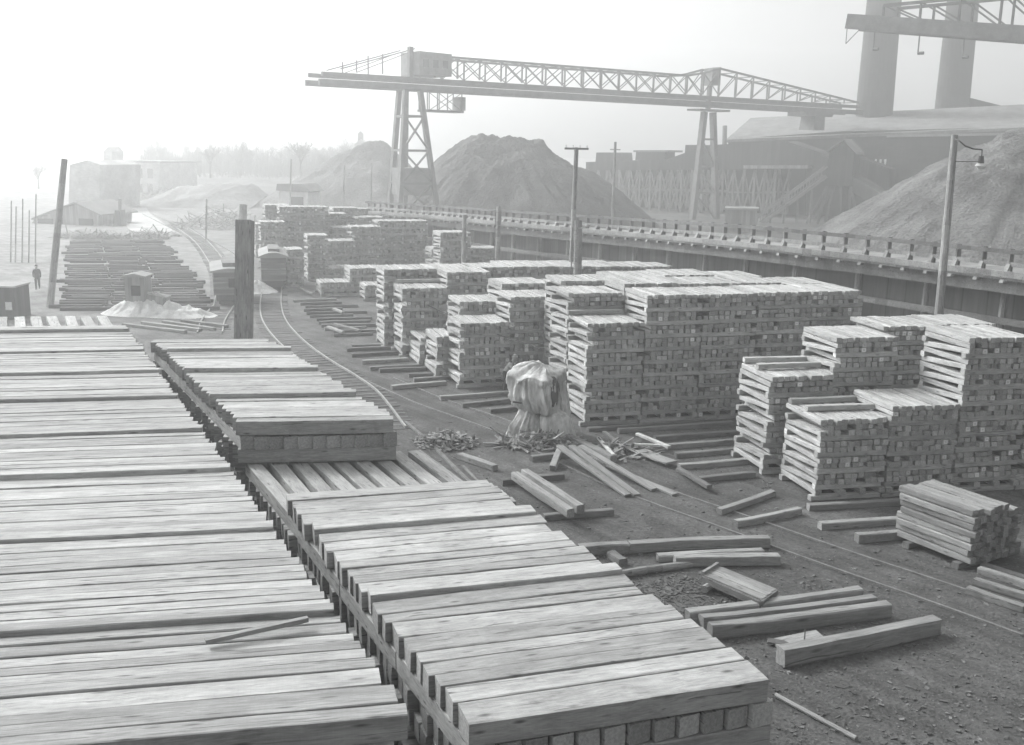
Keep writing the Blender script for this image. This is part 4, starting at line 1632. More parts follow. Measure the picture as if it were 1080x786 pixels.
# hanging operator platform
mb = MB()
mb.bar(CP(5.2, 0, ZB - 2.9), ax, 6.0, 2.4, .3)
for s in (2.4, 4.0, 5.6, 7.9):
    for o_ in (-1.1, 1.1):
        mb.beam(CP(s, o_, ZB - .3), CP(s, o_, ZB - 2.9), .12, .12, up=bx)
for o_ in (-1.1, 1.1):
    mb.beam(CP(4.0, o_, ZB - .4), CP(7.9, o_, ZB - 2.8), .08, .08)
    mb.beam(CP(7.9, o_, ZB - .4), CP(4.0, o_, ZB - 2.8), .08, .08)
mb.build('hanging_platform', M_STEEL, cr)
MB().prism([CP(7.7, -1, ZB - 2.7), CP(8.6, -1, ZB - 2.7), CP(8.6, -1, ZB - .9), CP(7.7, -1, ZB - .9)], bx * 2).build('operator_cab', M_SHEET, cr)
# left tower
for (t0, o0, t1_, o1) in ((-1.2, -1.6, -3.3, -3.2), (-.4, 1.6, -1.2, 3.4), (1.0, -1.6, 3.2, -3.2), (.6, 1.6, 1.4, 3.4)):
    MB().beam(CP(t1_, o1, 0), CP(t0, o0, ZB - .4), .62, .62, up=bx).build('tower_leg', M_STEEL, cr)
for f_ in (.33, .56, .8):
    mb = MB()
    z = ZB * f_
    q = 1 - f_
    pts_ = [CP(-1.2 - 2.1 * q, -1.6 - 1.6 * q, z), CP(1.0 + 2.2 * q, -1.6 - 1.6 * q, z), CP(.6 + .8 * q, 1.6 + 1.8 * q, z), CP(-.4 - .8 * q, 1.6 + 1.8 * q, z)]
    for k in range(4):
        mb.beam(pts_[k], pts_[(k + 1) % 4], .3, .3)
    q2 = 1 - f_ + .24
    z2 = ZB * (f_ - .24)
    lo_ = [CP(-1.2 - 2.1 * q2, -1.6 - 1.6 * q2, z2), CP(1.0 + 2.2 * q2, -1.6 - 1.6 * q2, z2)]
    mb.beam(pts_[0], lo_[1], .22, .22)
    mb.beam(pts_[1], lo_[0], .22, .22)
    mb.build('tower_bracing', M_STEEL, cr)
MB().prism([CP(-2.2, -2.6, 4.6), CP(2.2, -2.6, 4.6), CP(2.2, -2.6, 8.2), CP(-2.2, -2.6, 8.2)], bx * 3).build('tower_house', M_SHEET, cr)
# right tower
for (t0, o0, t1_, o1) in ((-1.0, 0, -3.0, -.6), (1.0, 0, 2.7, -.6)):
    MB().beam(CP(SP + t1_, o1, 0), CP(SP + t0, o0, ZB - 1.2), .8, .9, up=bx).build('tower_leg', M_STEEL, cr)
mb = MB()
mb.bar(CP(SP, 0, ZB - .9), ax, 7, 3, .3)
for f_ in (.25, .5, .75):
    z_ = (ZB - 1.2) * f_
    mb.beam(CP(SP - 3.0 + 2.0 * f_, -.3, z_), CP(SP + 2.7 - 1.7 * f_, -.3, z_), .3, .3)
    mb.beam(CP(SP - 3.0 + 2.0 * f_, -.3, z_), CP(SP + 2.7 - 1.7 * (f_ - .25), -.3, z_ - (ZB - 1.2) * .25), .2, .2)
mb.beam(CP(SP - .2, 0, ZB - .9), CP(SP, 0, ZB + 4), .6, .6, up=bx)
mb.build('tower_head', M_STEEL, cr)
MB().prism([CP(SP - .9, -1.2, ZB + 3.0), CP(SP + 1.1, -1.2, ZB + 3.1), CP(SP + 1.1, -1.2, ZB + 6.0), CP(SP - .9, -1.2, ZB + 5.7)], bx * 1.8).build('tower_cabin', M_SHEET, cr)
# trolley and bucket hanging near the right end
sT = s_of(858)
MB().bar(CP(sT - .8, 0, ZB - .7), ax, 7.5, 4, .7).build('trolley', M_STEEL, cr)
MB().prism([CP(sT - 1.6, -1.6, ZB - 3.4), CP(sT + 1.4, -1.6, ZB - 3.4), CP(sT + 1.3, -1.6, ZB - .9), CP(sT - 1.3, -1.6, ZB - .9)], bx * 3.2).build('bucket', M_STEEL, cr)

# second crane boom, top right
P0, P1 = PT(901, 24, 112), PT(1080, 37, 100)
zz = (P0.z + P1.z) / 2
d = flat(P1) - flat(P0)
dl = d.length
d.normalize()
n_ = Vector((-d.y, d.x, 0))
c2 = empty('crane_boom', flat(P0) + d * (dl + 24), 'second crane boom with hanging brackets entering at the top right', 'crane')
X0 = flat(P0)


def BP(s, o_, z):
    return X0 + d * s + n_ * o_ + Vector((0, 0, z))


def zdrop(s):
    return P0.z + (P1.z - P0.z) * s / dl


mb = MB()
for o_ in (-1.5, 1.5):
    mb.beam(BP(0, o_, P0.z), BP(dl + 30, o_, zdrop(dl + 30)), .5, 1.5)
mb.build('boom_girder', M_STEEL, c2)
mb = MB()
for o_ in (-1.5, 1.5):
    for k in range(9):
        s = 4 + k * 4
        zt0, zt1 = 1.2 + k * .55, 1.2 + (k + 1) * .55
        mb.beam(BP(s, o_, zdrop(s) + .5), BP(s, o_, zdrop(s) + zt0 + .6), .2, .2, up=n_)
        mb.beam(BP(s, o_, zdrop(s) + zt0 + .6), BP(s + 4, o_, zdrop(s + 4) + zt1 + .6), .3, .3)
        mb.beam(BP(s, o_, zdrop(s) + zt0 + .6), BP(s + 4, o_, zdrop(s + 4) + .5), .16, .16)
mb.build('boom_truss', M_STEEL, c2)
for s in (3.3, 8.2, 12.8):
    mb = MB()
    q = BP(s, -1.6, zdrop(s) - .7)
    mb.cyl(q, q - Vector((0, 0, 1.9)), .07, .07, 6)
    mb.cyl(q - Vector((0, 0, 1.9)), q - Vector((0, 0, 1.9)) + d * .6, .16, .16, 8)
    mb.build('bracket', M_STEEL, c2)
mb = MB()
q = BP(.1, -1.6, P0.z - .7)
mb.beam(q, q - Vector((0, 0, 1.6)), .07, .07)
mb.beam(q - Vector((0, 0, 1.6)), BP(1.6, -1.6, zdrop(1.6) - .7), .07, .07)
mb.build('end_bracket', M_STEEL, c2)
for (t0, o_) in ((20, -2), (26, -2), (20, 2), (26, 2)):
    MB().beam(BP(dl + t0 + (-2 if t0 == 20 else 2), o_ * 1.8, 0), BP(dl + t0, o_, zdrop(dl + 25) - .5), .6, .6, up=n_).build('tower_leg', M_STEEL, c2)


# ------------------------------------------------------------------ coal plant
def facade(name, pl_, pr_, outline, depth, mat, parent):
    """outline in pixel coordinates on the upright plane through ground points pl_, pr_"""
    dd = (pr_ - pl_).normalized()
    nn_ = Vector((-dd.y, dd.x, 0))
    pts_ = []
    for (x, y) in outline:
        r_ = ray(x, y)
        t__ = (pl_ - CAM).dot(nn_) / r_.dot(nn_)
        q_ = CAM + r_ * t__
        q_.z = max(q_.z, -.1)
        pts_.append(q_)
    return MB().prism(pts_, nn_ * depth).build(name, mat, parent), dd, nn_, lambda x, y: CAM + ray(x, y) * ((pl_ - CAM).dot(nn_) / ray(x, y).dot(nn_))


def windows(parent, f_, nn_, rects, mat=M_WINDOW, name='window'):
    for (x0, y0, x1, y1) in rects:
        a, b = f_(x0, y1), f_(x1, y0)
        dd = Vector((b.x - a.x, b.y - a.y, 0))
        c = (a + b) / 2 - nn_ * .02
        MB().bar(c, dd, dd.length, .12, abs(b.z - a.z)).build(name, mat, parent)


# raised coal gallery on timber bents
pl_, pr_ = flat(PT(620, 200, 205)), flat(PT(862, 200, 182))
gal = empty('coal_gallery', (pl_ + pr_) / 2, 'long dark boarded coal gallery raised on timber bents behind the trestle', 'gallery')
ob, dd, nn_, ff = facade('gallery_body', pl_, pr_, [(618, 180), (618, 171), (704, 168), (744, 153.5), (827, 148.5), (862, 160), (890, 176), (862, 178), (800, 179)], 9, M_BOARD, gal)
facade('side_platform', pl_ - nn_ * 3, pr_ - nn_ * 3, [(784, 178), (784, 174.5), (852, 174.5), (852, 178)], 3, M_BOARDL, gal)
facade('roof_shed', pl_ + nn_ * 2, pr_ + nn_ * 2, [(628, 171), (629, 161), (655, 161), (656, 171)], 5, M_BOARD, gal)
facade('roof_shed', pl_ + nn_ * 2, pr_ + nn_ * 2, [(670, 169), (671, 159.5), (701, 159.5), (701, 169)], 5, M_BOARD, gal)
facade('roof_cap', pl_ + nn_ * 1, pr_ + nn_ * 1, [(668, 160.5), (668, 158.5), (705, 158.5), (705, 160.5)], 7, M_ROOF, gal)
facade('roof_shed', pl_ + nn_ * 2, pr_ + nn_ * 2, [(722, 163), (723, 153), (742, 153), (742, 156)], 5, M_BOARD, gal)
for o_ in (0.2, 8.5):
    prev = None
    for k in range(19):
        x = 620 + 11.0 * k
        p = ff(x, 179)
        q = Vector((p.x, p.y, 0)) + nn_ * o_
        p = Vector((p.x, p.y, p.z)) + nn_ * o_
        m_ = MB()
        m_.beam(q, p, .4, .4, up=nn_)
        if prev is not None:
            m_.beam(prev[0], p, .25, .25)
            m_.beam(prev[1], q, .25, .25)
            m_.beam((prev[0] + prev[1]) / 2, (p + q) / 2, .25, .25)
        m_.build('bent', W_OLD, gal)
        prev = (q, p)
facade('shade_backing', pl_ + nn_ * 8.8, pr_ + nn_ * 8.8, [(618, 235), (618, 178), (850, 178), (850, 235)], .3, M_DARK, gal)  # near-black backing: shade below the gallery put into its colour
MB().cyl(PT(764, 157, 196), PT(764.5, 133, 196), .45, .42, 8).build('stovepipe', M_STEEL, gal)

# gabled hoist house on legs
pl_, pr_ = flat(PT(866, 200, 168)), flat(PT(898, 200, 166))
hh = empty('hoist_house', (pl_ + pr_) / 2, 'gabled boarded hoist house on tall legs before the brick power house', 'hoist house')
ob, dd, nn_, ff = facade('wall', pl_, pr_, [(869, 196), (875, 160), (890, 150), (901, 162), (899, 196)], 8, M_BOARD, hh)
windows(ob, ff, nn_, [(886, 164, 892, 170)])
a, b, c = ff(872, 161), ff(890, 148.5), ff(904, 163)
mb = MB()
for (p, q) in ((a, b), (b, c)):
    mb.prism([p - nn_ * .4, q - nn_ * .4, q - nn_ * .4 + Vector((0, 0, .35)), p - nn_ * .4 + Vector((0, 0, .35))], nn_ * 9)
mb.build('roof', M_ROOF, hh)
for (x0, x1) in ((872, 850), (886, 888), (897, 905), (872, 862), (897, 892)):
    for o_ in (.4, 7.5):
        p, q = ff(x0, 197) + nn_ * o_, ff(x1, 240) + nn_ * o_
        MB().beam(Vector((q.x, q.y, 0)), p, .4, .4, up=nn_).build('leg', W_DARK, hh)
# conveyors sloping down both sides
cv = empty('conveyor', flat(PT(840, 200, 172)), 'inclined coal conveyor climbing left to right to the hoist house', 'conveyor')
mb = MB()
for o_ in (0, 1.6):
    a, b = PT(798, 240, 170) + Vector((0, o_, 0)), PT(872, 186, 167) + Vector((0, o_, 0))
    mb.beam(a, b, .3, .5)
    a2, b2 = a + Vector((0, 0, 1.5)), b + Vector((0, 0, 1.5))
    mb.beam(a2, b2, .2, .25)
    for k in range(12):
        mb.beam(a.lerp(b, k / 12), a2.lerp(b2, k / 12), .12, .12, up=Vector((0, 1, 0)))
mb.build('conveyor_frame', W_OLD, cv)
mb = MB()
for k in range(1, 5):
    a = PT(798, 240, 170.5).lerp(PT(872, 186, 167.5), k / 5)
    mb.beam(Vector((a.x, a.y, 0)), a, .3, .3, up=Vector((0, 1, 0)))
mb.build('conveyor_legs', W_DARK, cv)
cv = empty('conveyor', flat(PT(915, 205, 165)), 'dark covered chute sloping down right from the hoist house', 'conveyor')
MB().beam(PT(898, 190, 168), PT(940, 216, 160), 2.4, 2.2).build('chute', M_BOARD, cv)
mb = MB()
mb.beam(flat(PT(935, 216, 161)), PT(935, 216, 161), .4, .4, up=Vector((0, 1, 0)))
mb.build('chute_leg', W_DARK, cv)

# brick power house
pl_, pr_ = flat(PT(905, 200, 176)), flat(PT(1100, 200, 160))
ph = empty('power_house', (pl_ + pr_) / 2, 'broad brick power house with flat roof behind the coal heap at right', 'power house')
ob, dd, nn_, ff = facade('wall', pl_, pr_, [(905, 240), (905, 160), (937, 144), (1110, 141), (1110, 240)], 26, M_BRICK, ph)
windows(ob, ff, nn_, [(926, 157, 933, 164), (968, 157, 971.5, 171), (973.5, 157, 977, 171), (1016, 158, 1020, 172)])
windows(ob, ff, nn_, [(922, 168, 925, 178), (927, 168, 930, 178), (932, 168, 935, 178)], M_WHITE, 'white_panel')
facade('parapet', pl_ - nn_ * .3, pr_ - nn_ * .3, [(935, 145), (935, 142.3), (1112, 139), (1112, 141.8)], 27, M_ROOFL, ph)
facade('lean_to', pl_ - nn_ * 4, pr_ - nn_ * 4, [(893, 240), (893, 174), (905, 166), (938, 178), (938, 240)], 4, M_BOARD, ph)
# rear hall with pale roof
pl_, pr_ = flat(PT(772, 200, 197)), flat(PT(1110, 200, 182))
rh = empty('boiler_hall', (pl_ + pr_) / 2, 'long rear boiler hall with broad pale low roof below the chimneys', 'boiler hall')
ob, dd, nn_, ff = facade('wall', pl_, pr_, [(768, 235), (768, 147), (880, 139), (1115, 133), (1115, 235)], 40, M_BRICK, rh)
a, b, c, e = ff(766, 147), ff(880, 138.6), ff(1117, 132.6), ff(1117, 128)
mb = MB()
rp = [ff(766, 147.4) - nn_ * .8, ff(1117, 133) - nn_ * .8]
zt_ = [6.5, 6.5]
q0 = rp[0] + nn_ * 20 + dd * 3 + Vector((0, 0, 4.6))
q1 = rp[1] + nn_ * 20 + Vector((0, 0, 4.6))
r0_, r1_ = rp[0] + nn_ * 42, rp[1] + nn_ * 42
mb.poly([rp[0], rp[1], q1, q0, r0_, r1_, rp[0] - Vector((0, 0, .5)), rp[1] - Vector((0, 0, .5)), r0_ - Vector((0, 0, .5)), r1_ - Vector((0, 0, .5))],
        [(0, 1, 2, 3), (3, 2, 5, 4), (0, 3, 4), (1, 5, 2), (0, 6, 7, 1), (4, 5, 9, 8), (6, 8, 9, 7), (0, 4, 8, 6), (1, 7, 9, 5)])
mb.build('roof', M_ROOFD, rh)
facade('monitor', pl_ + nn_ * 14, pr_ + nn_ * 14, [(937, 142), (937, 130.5), (985, 128), (1005, 124), (1060, 128), (1115, 130), (1115, 142)], 12, M_BRICK, rh)


def chimney(px0, px1, depth, pyb, label, h, lean_px=.0):
    c0_ = flat(PT((px0 + px1) / 2, pyb, depth))
    w_ = (px1 - px0) / F * depth
    r_ = empty('chimney', c0_, label, 'chimney')
    mb_ = MB()
    mb_.cyl(c0_, c0_ + Vector((0, 0, h)), w_ / 2 * 1.12, w_ / 2 * .86, 24)
    mb_.build('shaft', M_BRICKD, r_, smooth=False)
    MB().cyl(c0_ + Vector((0, 0, h - .02)), c0_ + Vector((0, 0, h + 1.6)), w_ / 2 * .98, w_ / 2 * .98, 24).build('cap', M_BRICK, r_)
    return r_


chimney(904, 940, 203, 118, 'left broad brick chimney rising out of the top of the picture', 62)
chimney(987, 1020, 207, 118, 'right brick chimney behind the crane boom brackets', 62)
pl_, pr_ = flat(PT(1020, 110, 207)), flat(PT(1060, 110, 204))
fl = empty('flue_house', (pl_ + pr_) / 2, 'sloping flue house joined to the right chimney', 'flue')
facade('wall', pl_, pr_, [(1018, 140), (1018, 102), (1058, 112), (1075, 118), (1075, 140)], 8, M_BRICK, fl)
# small shed under the gallery behind trestle
pl_, pr_ = flat(PT(765, 230, 150)), flat(PT(798, 230, 149))
sd = empty('small_shed', (pl_ + pr_) / 2, 'small pale shed with flat roof just behind the trestle railing', 'shed')
facade('wall', pl_, pr_, [(765, 245), (765, 221), (798, 222), (798, 245)], 4, M_BOARDL, sd)
facade('roof', pl_ - nn_ * .4, pr_ - nn_ * .4, [(763, 221.5), (764, 219.5), (800, 220), (800, 222.5)], 5, M_ROOFL, sd)

# ------------------------------------------------------------------ left background
pl_, pr_ = flat(PT(74, 230, 172)), flat(PT(107, 230, 170))
bt = empty('brick_mill', (pl_ + pr_) / 2, 'tall plain brick block with shallow gable beyond the tie field', 'mill building')
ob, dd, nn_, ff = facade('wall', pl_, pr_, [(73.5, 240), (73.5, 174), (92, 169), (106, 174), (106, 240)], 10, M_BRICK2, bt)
pl_, pr_ = flat(PT(104, 205, 230)), flat(PT(170, 205, 225))
bl = empty('long_mill', (pl_ + pr_) / 2, 'long faint brick mill with arched windows behind the tall block', 'mill building')
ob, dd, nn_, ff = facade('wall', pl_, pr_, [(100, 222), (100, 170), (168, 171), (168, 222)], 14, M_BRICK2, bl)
windows(ob, ff, nn_, [(112 + 11 * k, 178, 117 + 11 * k, 188) for k in range(5)] + [(112 + 11 * k, 194, 117 + 11 * k, 203) for k in range(5)])
facade('cornice', pl_ - nn_ * .4, pr_ - nn_ * .4, [(99, 171), (99, 169), (169, 170), (169, 172)], 15, M_ROOF, bl)
facade('cupola', pl_ + nn_ * 4, pr_ + nn_ * 4, [(109, 172), (109, 160), (113.5, 155), (118, 160), (118, 172)], 4, M_BRICK2, bl)
pl_, pr_ = flat(PT(35, 248, 140)), flat(PT(105, 248, 138))
sh_ = empty('low_shed', (pl_ + pr_) / 2, 'low gabled shed with dark open bays left of the brick block', 'shed')
ob, dd, nn_, ff = facade('wall', pl_, pr_, [(34, 252), (38, 229), (78, 214), (104, 227), (104, 252)], 8, M_BOARDL, sh_)
windows(ob, ff, nn_, [(41, 231, 56, 245), (60, 230, 66, 245), (84, 231, 98, 244)], M_DARK, 'open_bay')
facade('roof', pl_ - nn_ * .5, pr_ - nn_ * .5, [(33, 230), (78, 213), (106, 226.5), (106, 228), (78, 215), (33, 232)], 9, M_ROOF, sh_)
# steam engine-like hoist: small shed with stovepipe
pl_, pr_ = flat(PT(113, 245, 138)), flat(PT(128, 245, 138))
en = empty('hoist_shed', (pl_ + pr_) / 2, 'narrow upright shed with tall stack at the start of the pale road', 'shed')
ob, dd, nn_, ff = facade('wall', pl_, pr_, [(112, 252), (112, 238), (118, 236), (128, 238), (129, 252)], 3, M_BOARDL, en)
facade('tower', pl_ - nn_ * .2, pr_ - nn_ * .2, [(119, 240), (121, 222), (126, 222), (128, 240)], 2, M_BOARD, en)
MB().cyl(ff(123.5, 223) + nn_, ff(123.5, 210) + nn_, .2, .2, 8).build('stack', M_IRON, en)
windows(ob, ff, nn_, [(113, 240, 117, 244), (120, 243, 126, 246)], M_WHITE, 'pale_panel')

# white shed under the coal heap
pl_, pr_ = flat(PT(293, 215, 165)), flat(PT(326, 215, 164))
ws = empty('white_shed', (pl_ + pr_) / 2, 'small whitewashed shed with one dark opening above the far stacks', 'shed')
ob, dd, nn_, ff = facade('wall', pl_, pr_, [(294, 225), (294, 201), (325, 202), (325, 225)], 5, M_WHITE, ws)
windows(ob, ff, nn_, [(306, 208, 320, 216)], M_DARK, 'opening')
facade('roof', pl_ - nn_ * .5, pr_ - nn_ * .5, [(291, 201), (292, 194), (318, 194), (327, 202), (327, 203)], 6, M_ROOF, ws)

# watch hut and box
b0 = flat(G(133, 332))
hut = empty('watch_hut', b0, 'small upright watch hut with dark window at the edge of the tie field', 'hut')
MB().box(b0.x, b0.x + 1.3, b0.y, b0.y + 1.3, 0, 2.45).build('wall', M_BOARDL, hut)
MB().prism([b0 + Vector((-.12, -.15, 2.45)), b0 + Vector((1.42, -.15, 2.45)), b0 + Vector((1.42, -.15, 2.53)), b0 + Vector((.65, -.15, 2.7)), b0 + Vector((-.12, -.15, 2.53))], Vector((0, 1.6, 0))).build('roof', M_ROOFL, hut)
MB().box(b0.x + .42, b0.x + 1.0, b0.y - .03, b0.y + .05, 1.25, 1.9).build('window', M_DARK, hut)
b1_ = b0 + Vector((1.42, .05, 0))
bxo = empty('storage_box', b1_, 'wide pale tool chest standing beside the watch hut', 'chest')
MB().prism([b1_, b1_ + Vector((1.15, 0, 0)), b1_ + Vector((1.15, 0, 1.1)), b1_ + Vector((0, 0, 1.32))], Vector((0, 1.0, 0))).build('wall', M_BOARDL, bxo)
MB().prism([b1_ + Vector((0, -.06, 1.33)), b1_ + Vector((1.2, -.06, 1.1)), b1_ + Vector((1.2, -.06, 1.16)), b1_ + Vector((0, -.06, 1.39))], Vector((0, 1.1, 0))).build('lid', M_BOARDL, bxo)
# hut at left margin
b0 = flat(G(2, 337))
hut = empty('cabin', b0, 'boxy cabin cut by the left edge behind the wide left pile', 'cabin')
MB().box(b0.x - 1.6, b0.x + .9, b0.y, b0.y + 2, 0, 2.0).build('wall', M_BOARD, hut)
MB().box(b0.x - 1.8, b0.x + 1.0, b0.y - .15, b0.y + 2.1, 2.0, 2.1).build('roof', M_ROOFL, hut)
MB().box(b0.x + .3, b0.x + .7, b0.y - .04, b0.y + .05, .6, 1.1).build('window', M_WHITE, hut)


# rail cars
def railcar(px, py, wpx, hpx, label, boards, vx, curved):
    p = flat(G(px, py))
    s = (p - CAM).dot(FWD) / F
    w_, h_ = wpx * s, hpx * s
    t__ = th(vx)
    u = Vector((math.cos(t__), math.sin(t__), 0))
    v = Vector((-math.sin(t__), math.cos(t__), 0))
    Lc = 5.5
    r_ = empty('rail_car', p + u * w_ / 2, label, 'rail car', 'rail cars on the left tracks')
    z0 = .75

    def Q(a, b, z):
        return p + u * a + v * b + Vector((0, 0, z))
    MB().prism([Q(0, 0, z0), Q(w_, 0, z0), Q(w_, 0, h_ * .84), Q(0, 0, h_ * .84)], v * Lc).build('body', M_CAR, r_)
    ol = []
    n = 10
    for i in range(n + 1):
        x = -.18 + (w_ + .36) * i / n
        ol.append(Q(x, -.25, h_ * .84 + .02 + (h_ * .1 if curved else h_ * .06) * math.sin(PI * i / n)))
    ol += [Q(w_ + .18, -.25, h_ * .84 - .08), Q(-.18, -.25, h_ * .84 - .08)]
    ro = MB().prism(ol, v * (Lc + .5)).build('roof', M_ROOFL, r_)
    MB().prism([Q(w_ * .3, .8, h_ * .9), Q(w_ * .75, .8, h_ * .9), Q(w_ * .75, .8, h_ * 1.0), Q(w_ * .3, .8, h_ * 1.0)], v * (Lc - 1.6)).build('roof_hatch', M_ROOF, ro)
    MB().prism([Q(.2, .1, .3), Q(w_ - .2, .1, .3), Q(w_ - .2, .1, z0), Q(.2, .1, z0)], v * (Lc - .2)).build('underframe', M_IRON, r_)
    for b in (.9, Lc - .9):
        for a in (w_ / 2 - .72, w_ / 2 + .72):
            MB().cyl(Q(a - .06, b, .36), Q(a + .06, b, .36), .34, .34, 16).build('wheel', M_IRON, r_)
    if boards:
        MB().bar(Q(w_ * .6, -.06, h_ * .55), u, w_ * .3, .06, h_ * .22).build('end_window', M_DARK, r_)
    mb_ = MB()
    for z in (.3, .5, .7):
        mb_.bar(Q(w_ / 2, -.03, z0 + (h_ * .84 - z0) * z), u, w_, .05, .12)
    mb_.build('end_battens', W_OLD, r_)
    return r_


railcar(226, 323, 34, 44, 'first rail car with boarded end partly hidden by the thick square post', True, 200, False)
railcar(276, 307, 26, 43, 'second rail car with pale rounded roof right of the square post', False, 260, True)


# ------------------------------------------------------------------ trees and hills
def tree_meshes(seed, H):
    rr = random.Random(seed)
    tk, cw = MB(), MB()

    def grow(p, dv, l, r_, lev):
        q = p + dv * l
        (tk if lev < 2 else cw).cyl(p, q, r_, r_ * .7, 6 if lev < 2 else 3, False)
        if lev >= 5:
            return
        n_ = (5, 4, 4, 3, 3)[lev]
        for k in range(n_):
            spread = (.75, .8, .85, .9, .9)[lev]
            nd = (dv + Vector((rr.uniform(-1, 1), rr.uniform(-1, 1), rr.uniform(-.25, .6))) * spread).normalized()
            f_ = 1.0 if k == 0 else rr.uniform(.4 if lev else .5, 1.0)
            grow(p.lerp(q, f_), nd, l * rr.uniform(.45, .85), max(r_ * .55, .028), lev + 1)
    grow(Vector((0, 0, 0)), Vector((rr.uniform(-.05, .05), 0, 1)), H * .26, H * .017, 0)
    return tk.mesh('trunk', M_BARK), cw.mesh('crown', M_TWIG)


TM = [tree_meshes(s, 12) for s in range(4)]


def tree(loc, sc, k, label, group):
    r_ = empty('bare_tree', loc, label, 'tree', group)
    for me_ in TM[k]:
        o = bpy.data.objects.new(me_.name, me_)
        o.parent = r_
        o.scale = (sc, sc, sc)
        o.rotation_euler = (0, 0, R.uniform(0, 6.28))
        COL.objects.link(o)


rt = random.Random(5)
for i in range(72):
    x = 158 + i * 3.5 + rt.uniform(-3, 3)
    dpt = rt.uniform(262, 340)
    b_ = flat(PT(x, 190, dpt)) + Vector((0, 0, 3.0))
    tree(b_, rt.uniform(.55, 1.1) ,i % 4, 'hazy bare tree in the wood along the left skyline', 'bare trees along the left skyline')
for (x, sc, lb) in [(318, 1.25, 'largest bare tree on the skyline, above the white shed'), (40, .8, 'faint bare tree above the low shed at far left'), (222, 1.05, 'bare tree behind the brushy bank at left')]:
    b_ = flat(PT(x, 190, 235)) + Vector((0, 0, 3.2 if x > 100 else 0))
    tree(b_, sc, 1, lb, None)


mb = MB()
for i in range(9000):
    x = rt.uniform(150, 415)
    dpt = rt.uniform(255, 345)
    b_ = flat(PT(x, 190, dpt)) + Vector((0, 0, 2.5))
    h_ = rt.uniform(2.5, 9.5) * (.75 + .35 * noise.noise(Vector((x * .06, dpt * .03, 1))))
    q = b_ + Vector((rt.uniform(-1.4, 1.4), rt.uniform(-1.4, 1.4), h_))
    m_ = b_.lerp(q, rt.uniform(0, .55))
    w_ = rt.uniform(.03, .1)
    mb.poly([m_ + Vector((-w_, 0, 0)), m_ + Vector((w_, w_, 0)), m_ + Vector((0, -w_, 0)), q], [(0, 1, 3), (1, 2, 3), (2, 0, 3)])
tag(mb.build('thicket', M_TWIG), 'bare brush and saplings filling the far wood along the ridge', 'brush', None, 'stuff')


def hill(name, pix, depth, thick, mat, label, seed):
    """earth bank whose crest follows the given skyline points"""
    cr_ = [PT(x, y, depth) for x, y in pix]
    vs, fs = [], []
    ctl = [(-1, 0), (-.6, .35), (-.3, .75), (0, 1), (.35, .8), (.8, .3), (1.1, 0)]
    prof = []
    for (o0_, h0_), (o1_, h1_) in zip(ctl, ctl[1:]):
        prof += [(o0_ + (o1_ - o0_) * k / 4, h0_ + (h1_ - h0_) * k / 4) for k in range(4)]
    prof.append(ctl[-1])
    m = len(prof)
    dense = []
    for a, b in zip(cr_, cr_[1:]):
        for k in range(14):
            dense.append(a.lerp(b, k / 14))
    dense.append(cr_[-1])
    for i, c in enumerate(dense):
        for (o_, hz) in prof:
            q = Vector((c.x * .16, o_ * thick * .16, seed))
            nz = noise.fractal(q, .8, 2.0, 5) * .22
            vs.append(Vector((c.x, c.y + o_ * thick, max(-.05, c.z * (hz + nz * min(1, hz * 3))) if hz > 0 else -.05)))
    for i in range(len(dense) - 1):
        for j in range(m - 1):
            fs.append((i * m + j, (i + 1) * m + j, (i + 1) * m + j + 1, i * m + j + 1))
    mb_ = MB()
    mb_.poly(vs, fs)
    o = mb_.build(name, mat, org=Vector((0, 0, 0)), smooth=True)
    return tag(o, label, None, None, 'structure')


hill('hill', [(120, 205), (160, 192), (200, 186), (250, 183), (300, 180), (350, 182), (400, 190), (450, 200)], 290, 40, M_HILL, 'low brushy hill under the far trees', 2)
hill('hill', [(150, 212), (175, 202), (200, 196), (235, 192), (262, 196), (280, 208)], 190, 14, M_HILL, 'brushy bank beyond the pale road', 4)
heap(188, 214, 12, 7, 3.2, 500, 'tangled brush and lumber heap on the bank beyond the road', 1.5, 5.0, W_OLD, 44)
heap(235, 240, 7, 5, 3.0, 260, 'tangle of scrap lumber behind the first rail car', 1.2, 4.0, W_OLD, 45)
# house with cupola on the ridge
pl_, pr_ = flat(PT(372, 150, 300)), flat(PT(392, 150, 300))
ho = empty('ridge_house', (pl_ + pr_) / 2, 'faint house with small cupola on the ridge left of the crane', 'house')
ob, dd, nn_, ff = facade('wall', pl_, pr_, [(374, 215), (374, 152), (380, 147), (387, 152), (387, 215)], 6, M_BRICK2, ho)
facade('cupola', pl_ + nn_ * 2, pr_ + nn_ * 2, [(377.5, 149), (377.5, 141), (380, 138.5), (382.5, 141), (382.5, 149)], 1.5, M_ROOF, ho)

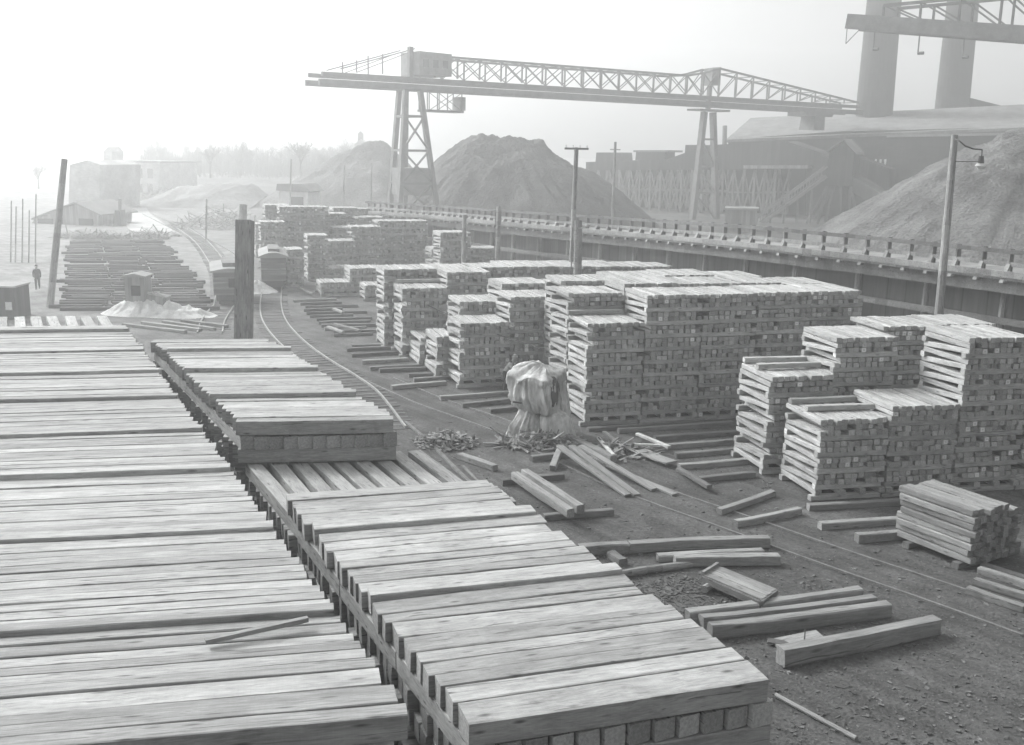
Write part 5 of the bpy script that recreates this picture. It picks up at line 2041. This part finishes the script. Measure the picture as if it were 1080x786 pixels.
# ------------------------------------------------------------------ litter on the near ground
rr = random.Random(77)
mb = MB()
for i in range(700):
    x, y = rr.uniform(420, 1085), rr.uniform(400, 790)
    p = G(x, y)
    mb.bar(p + Vector((0, 0, .01)), Vector((rr.uniform(-1, 1), rr.uniform(-1, 1), rr.uniform(-.1, .1))), rr.uniform(.3, 1) ** 3 * .24, rr.uniform(.02, .07), .025, jit=.01)
for i in range(500):
    p = G(rr.gauss(690, 45), rr.gauss(628, 12))
    mb.bar(p + Vector((0, 0, .015)), Vector((rr.uniform(-1, 1), rr.uniform(-1, 1), rr.uniform(-.3, .3))), rr.uniform(.04, .22), rr.uniform(.02, .05), .02, jit=.008)
tag(mb.build('wood_litter', W_SLP), 'chips and bark scattered over the dirt of the right yard', 'litter', None, 'stuff')
mb = MB()
for i in range(5200):
    p = G(rr.uniform(430, 1085), 400 + 390 * rr.random() ** .75)
    q = .012 + .036 * rr.random() ** 5
    mb.bar(p + Vector((0, 0, q * .25)), Vector((rr.uniform(-1, 1), rr.uniform(-1, 1), rr.uniform(-.3, .3))), q * 2, q * 1.5, q, jit=q * .5)
tag(mb.build('gravel', M_STONE), 'small stones and clinker strewn over the dirt yard', 'gravel', None, 'stuff')


# ------------------------------------------------------------------ haze
hz = MB().box(-700, 700, -60, 640, -1.0, 72).build('haze', M_DARK)
hm = bpy.data.materials.new('haze')
hm.use_nodes = True
nt = hm.node_tree
nt.nodes.clear()
out = nt.nodes.new('ShaderNodeOutputMaterial')
pv = nt.nodes.new('ShaderNodeVolumePrincipled')
pv.inputs['Color'].default_value = (.97, .98, .98, 1)
pv.inputs['Density'].default_value = .0027
pv.inputs['Anisotropy'].default_value = .62
nt.links.new(pv.outputs[0], out.inputs['Volume'])
hz.data.materials.clear()
hz.data.materials.append(hm)
tag(hz, 'smoky haze filling the yard', 'haze', None, 'stuff')

# ------------------------------------------------------------------ light
EL, AZ = math.radians(36), math.radians(-56)          # azimuth from +Y, negative = left
w = bpy.data.worlds.new('World')
scene.world = w
w.use_nodes = True
nt = w.node_tree
nt.nodes.clear()
out = nt.nodes.new('ShaderNodeOutputWorld')
bg = nt.nodes.new('ShaderNodeBackground')
sky = nt.nodes.new('ShaderNodeTexSky')
sky.sky_type = 'NISHITA'
sky.sun_disc = False
sky.sun_elevation = EL
sky.sun_rotation = AZ
sky.air_density = 1.0
sky.dust_density = 6.0
bw = nt.nodes.new('ShaderNodeRGBToBW')
nt.links.new(sky.outputs[0], bw.inputs[0])
nt.links.new(bw.outputs[0], bg.inputs[0])
bg.inputs[1].default_value = .125
nt.links.new(bg.outputs[0], out.inputs[0])
sd_ = bpy.data.lights.new('sun', 'SUN')
sd_.energy = 1.5
sd_.angle = math.radians(12)
sd_.color = (1, 1, .99)
so = bpy.data.objects.new('sun', sd_)
sdir = Vector((math.sin(AZ) * math.cos(EL), math.cos(AZ) * math.cos(EL), math.sin(EL)))
so.rotation_euler = sdir.to_track_quat('Z', 'Y').to_euler()
so.location = sdir * 200
COL.objects.link(so)

vs_ = scene.view_settings
vs_.view_transform = 'Standard'
vs_.look = 'None'
vs_.gamma = 1.0
vs_.exposure = 1.08
vs_.use_curve_mapping = False
scene.render.engine = 'CYCLES'
cy = scene.cycles
cy.use_denoising = True
cy.max_bounces = 6
cy.diffuse_bounces = 2
cy.glossy_bounces = 2
cy.volume_bounces = 2
cy.transparent_max_bounces = 8
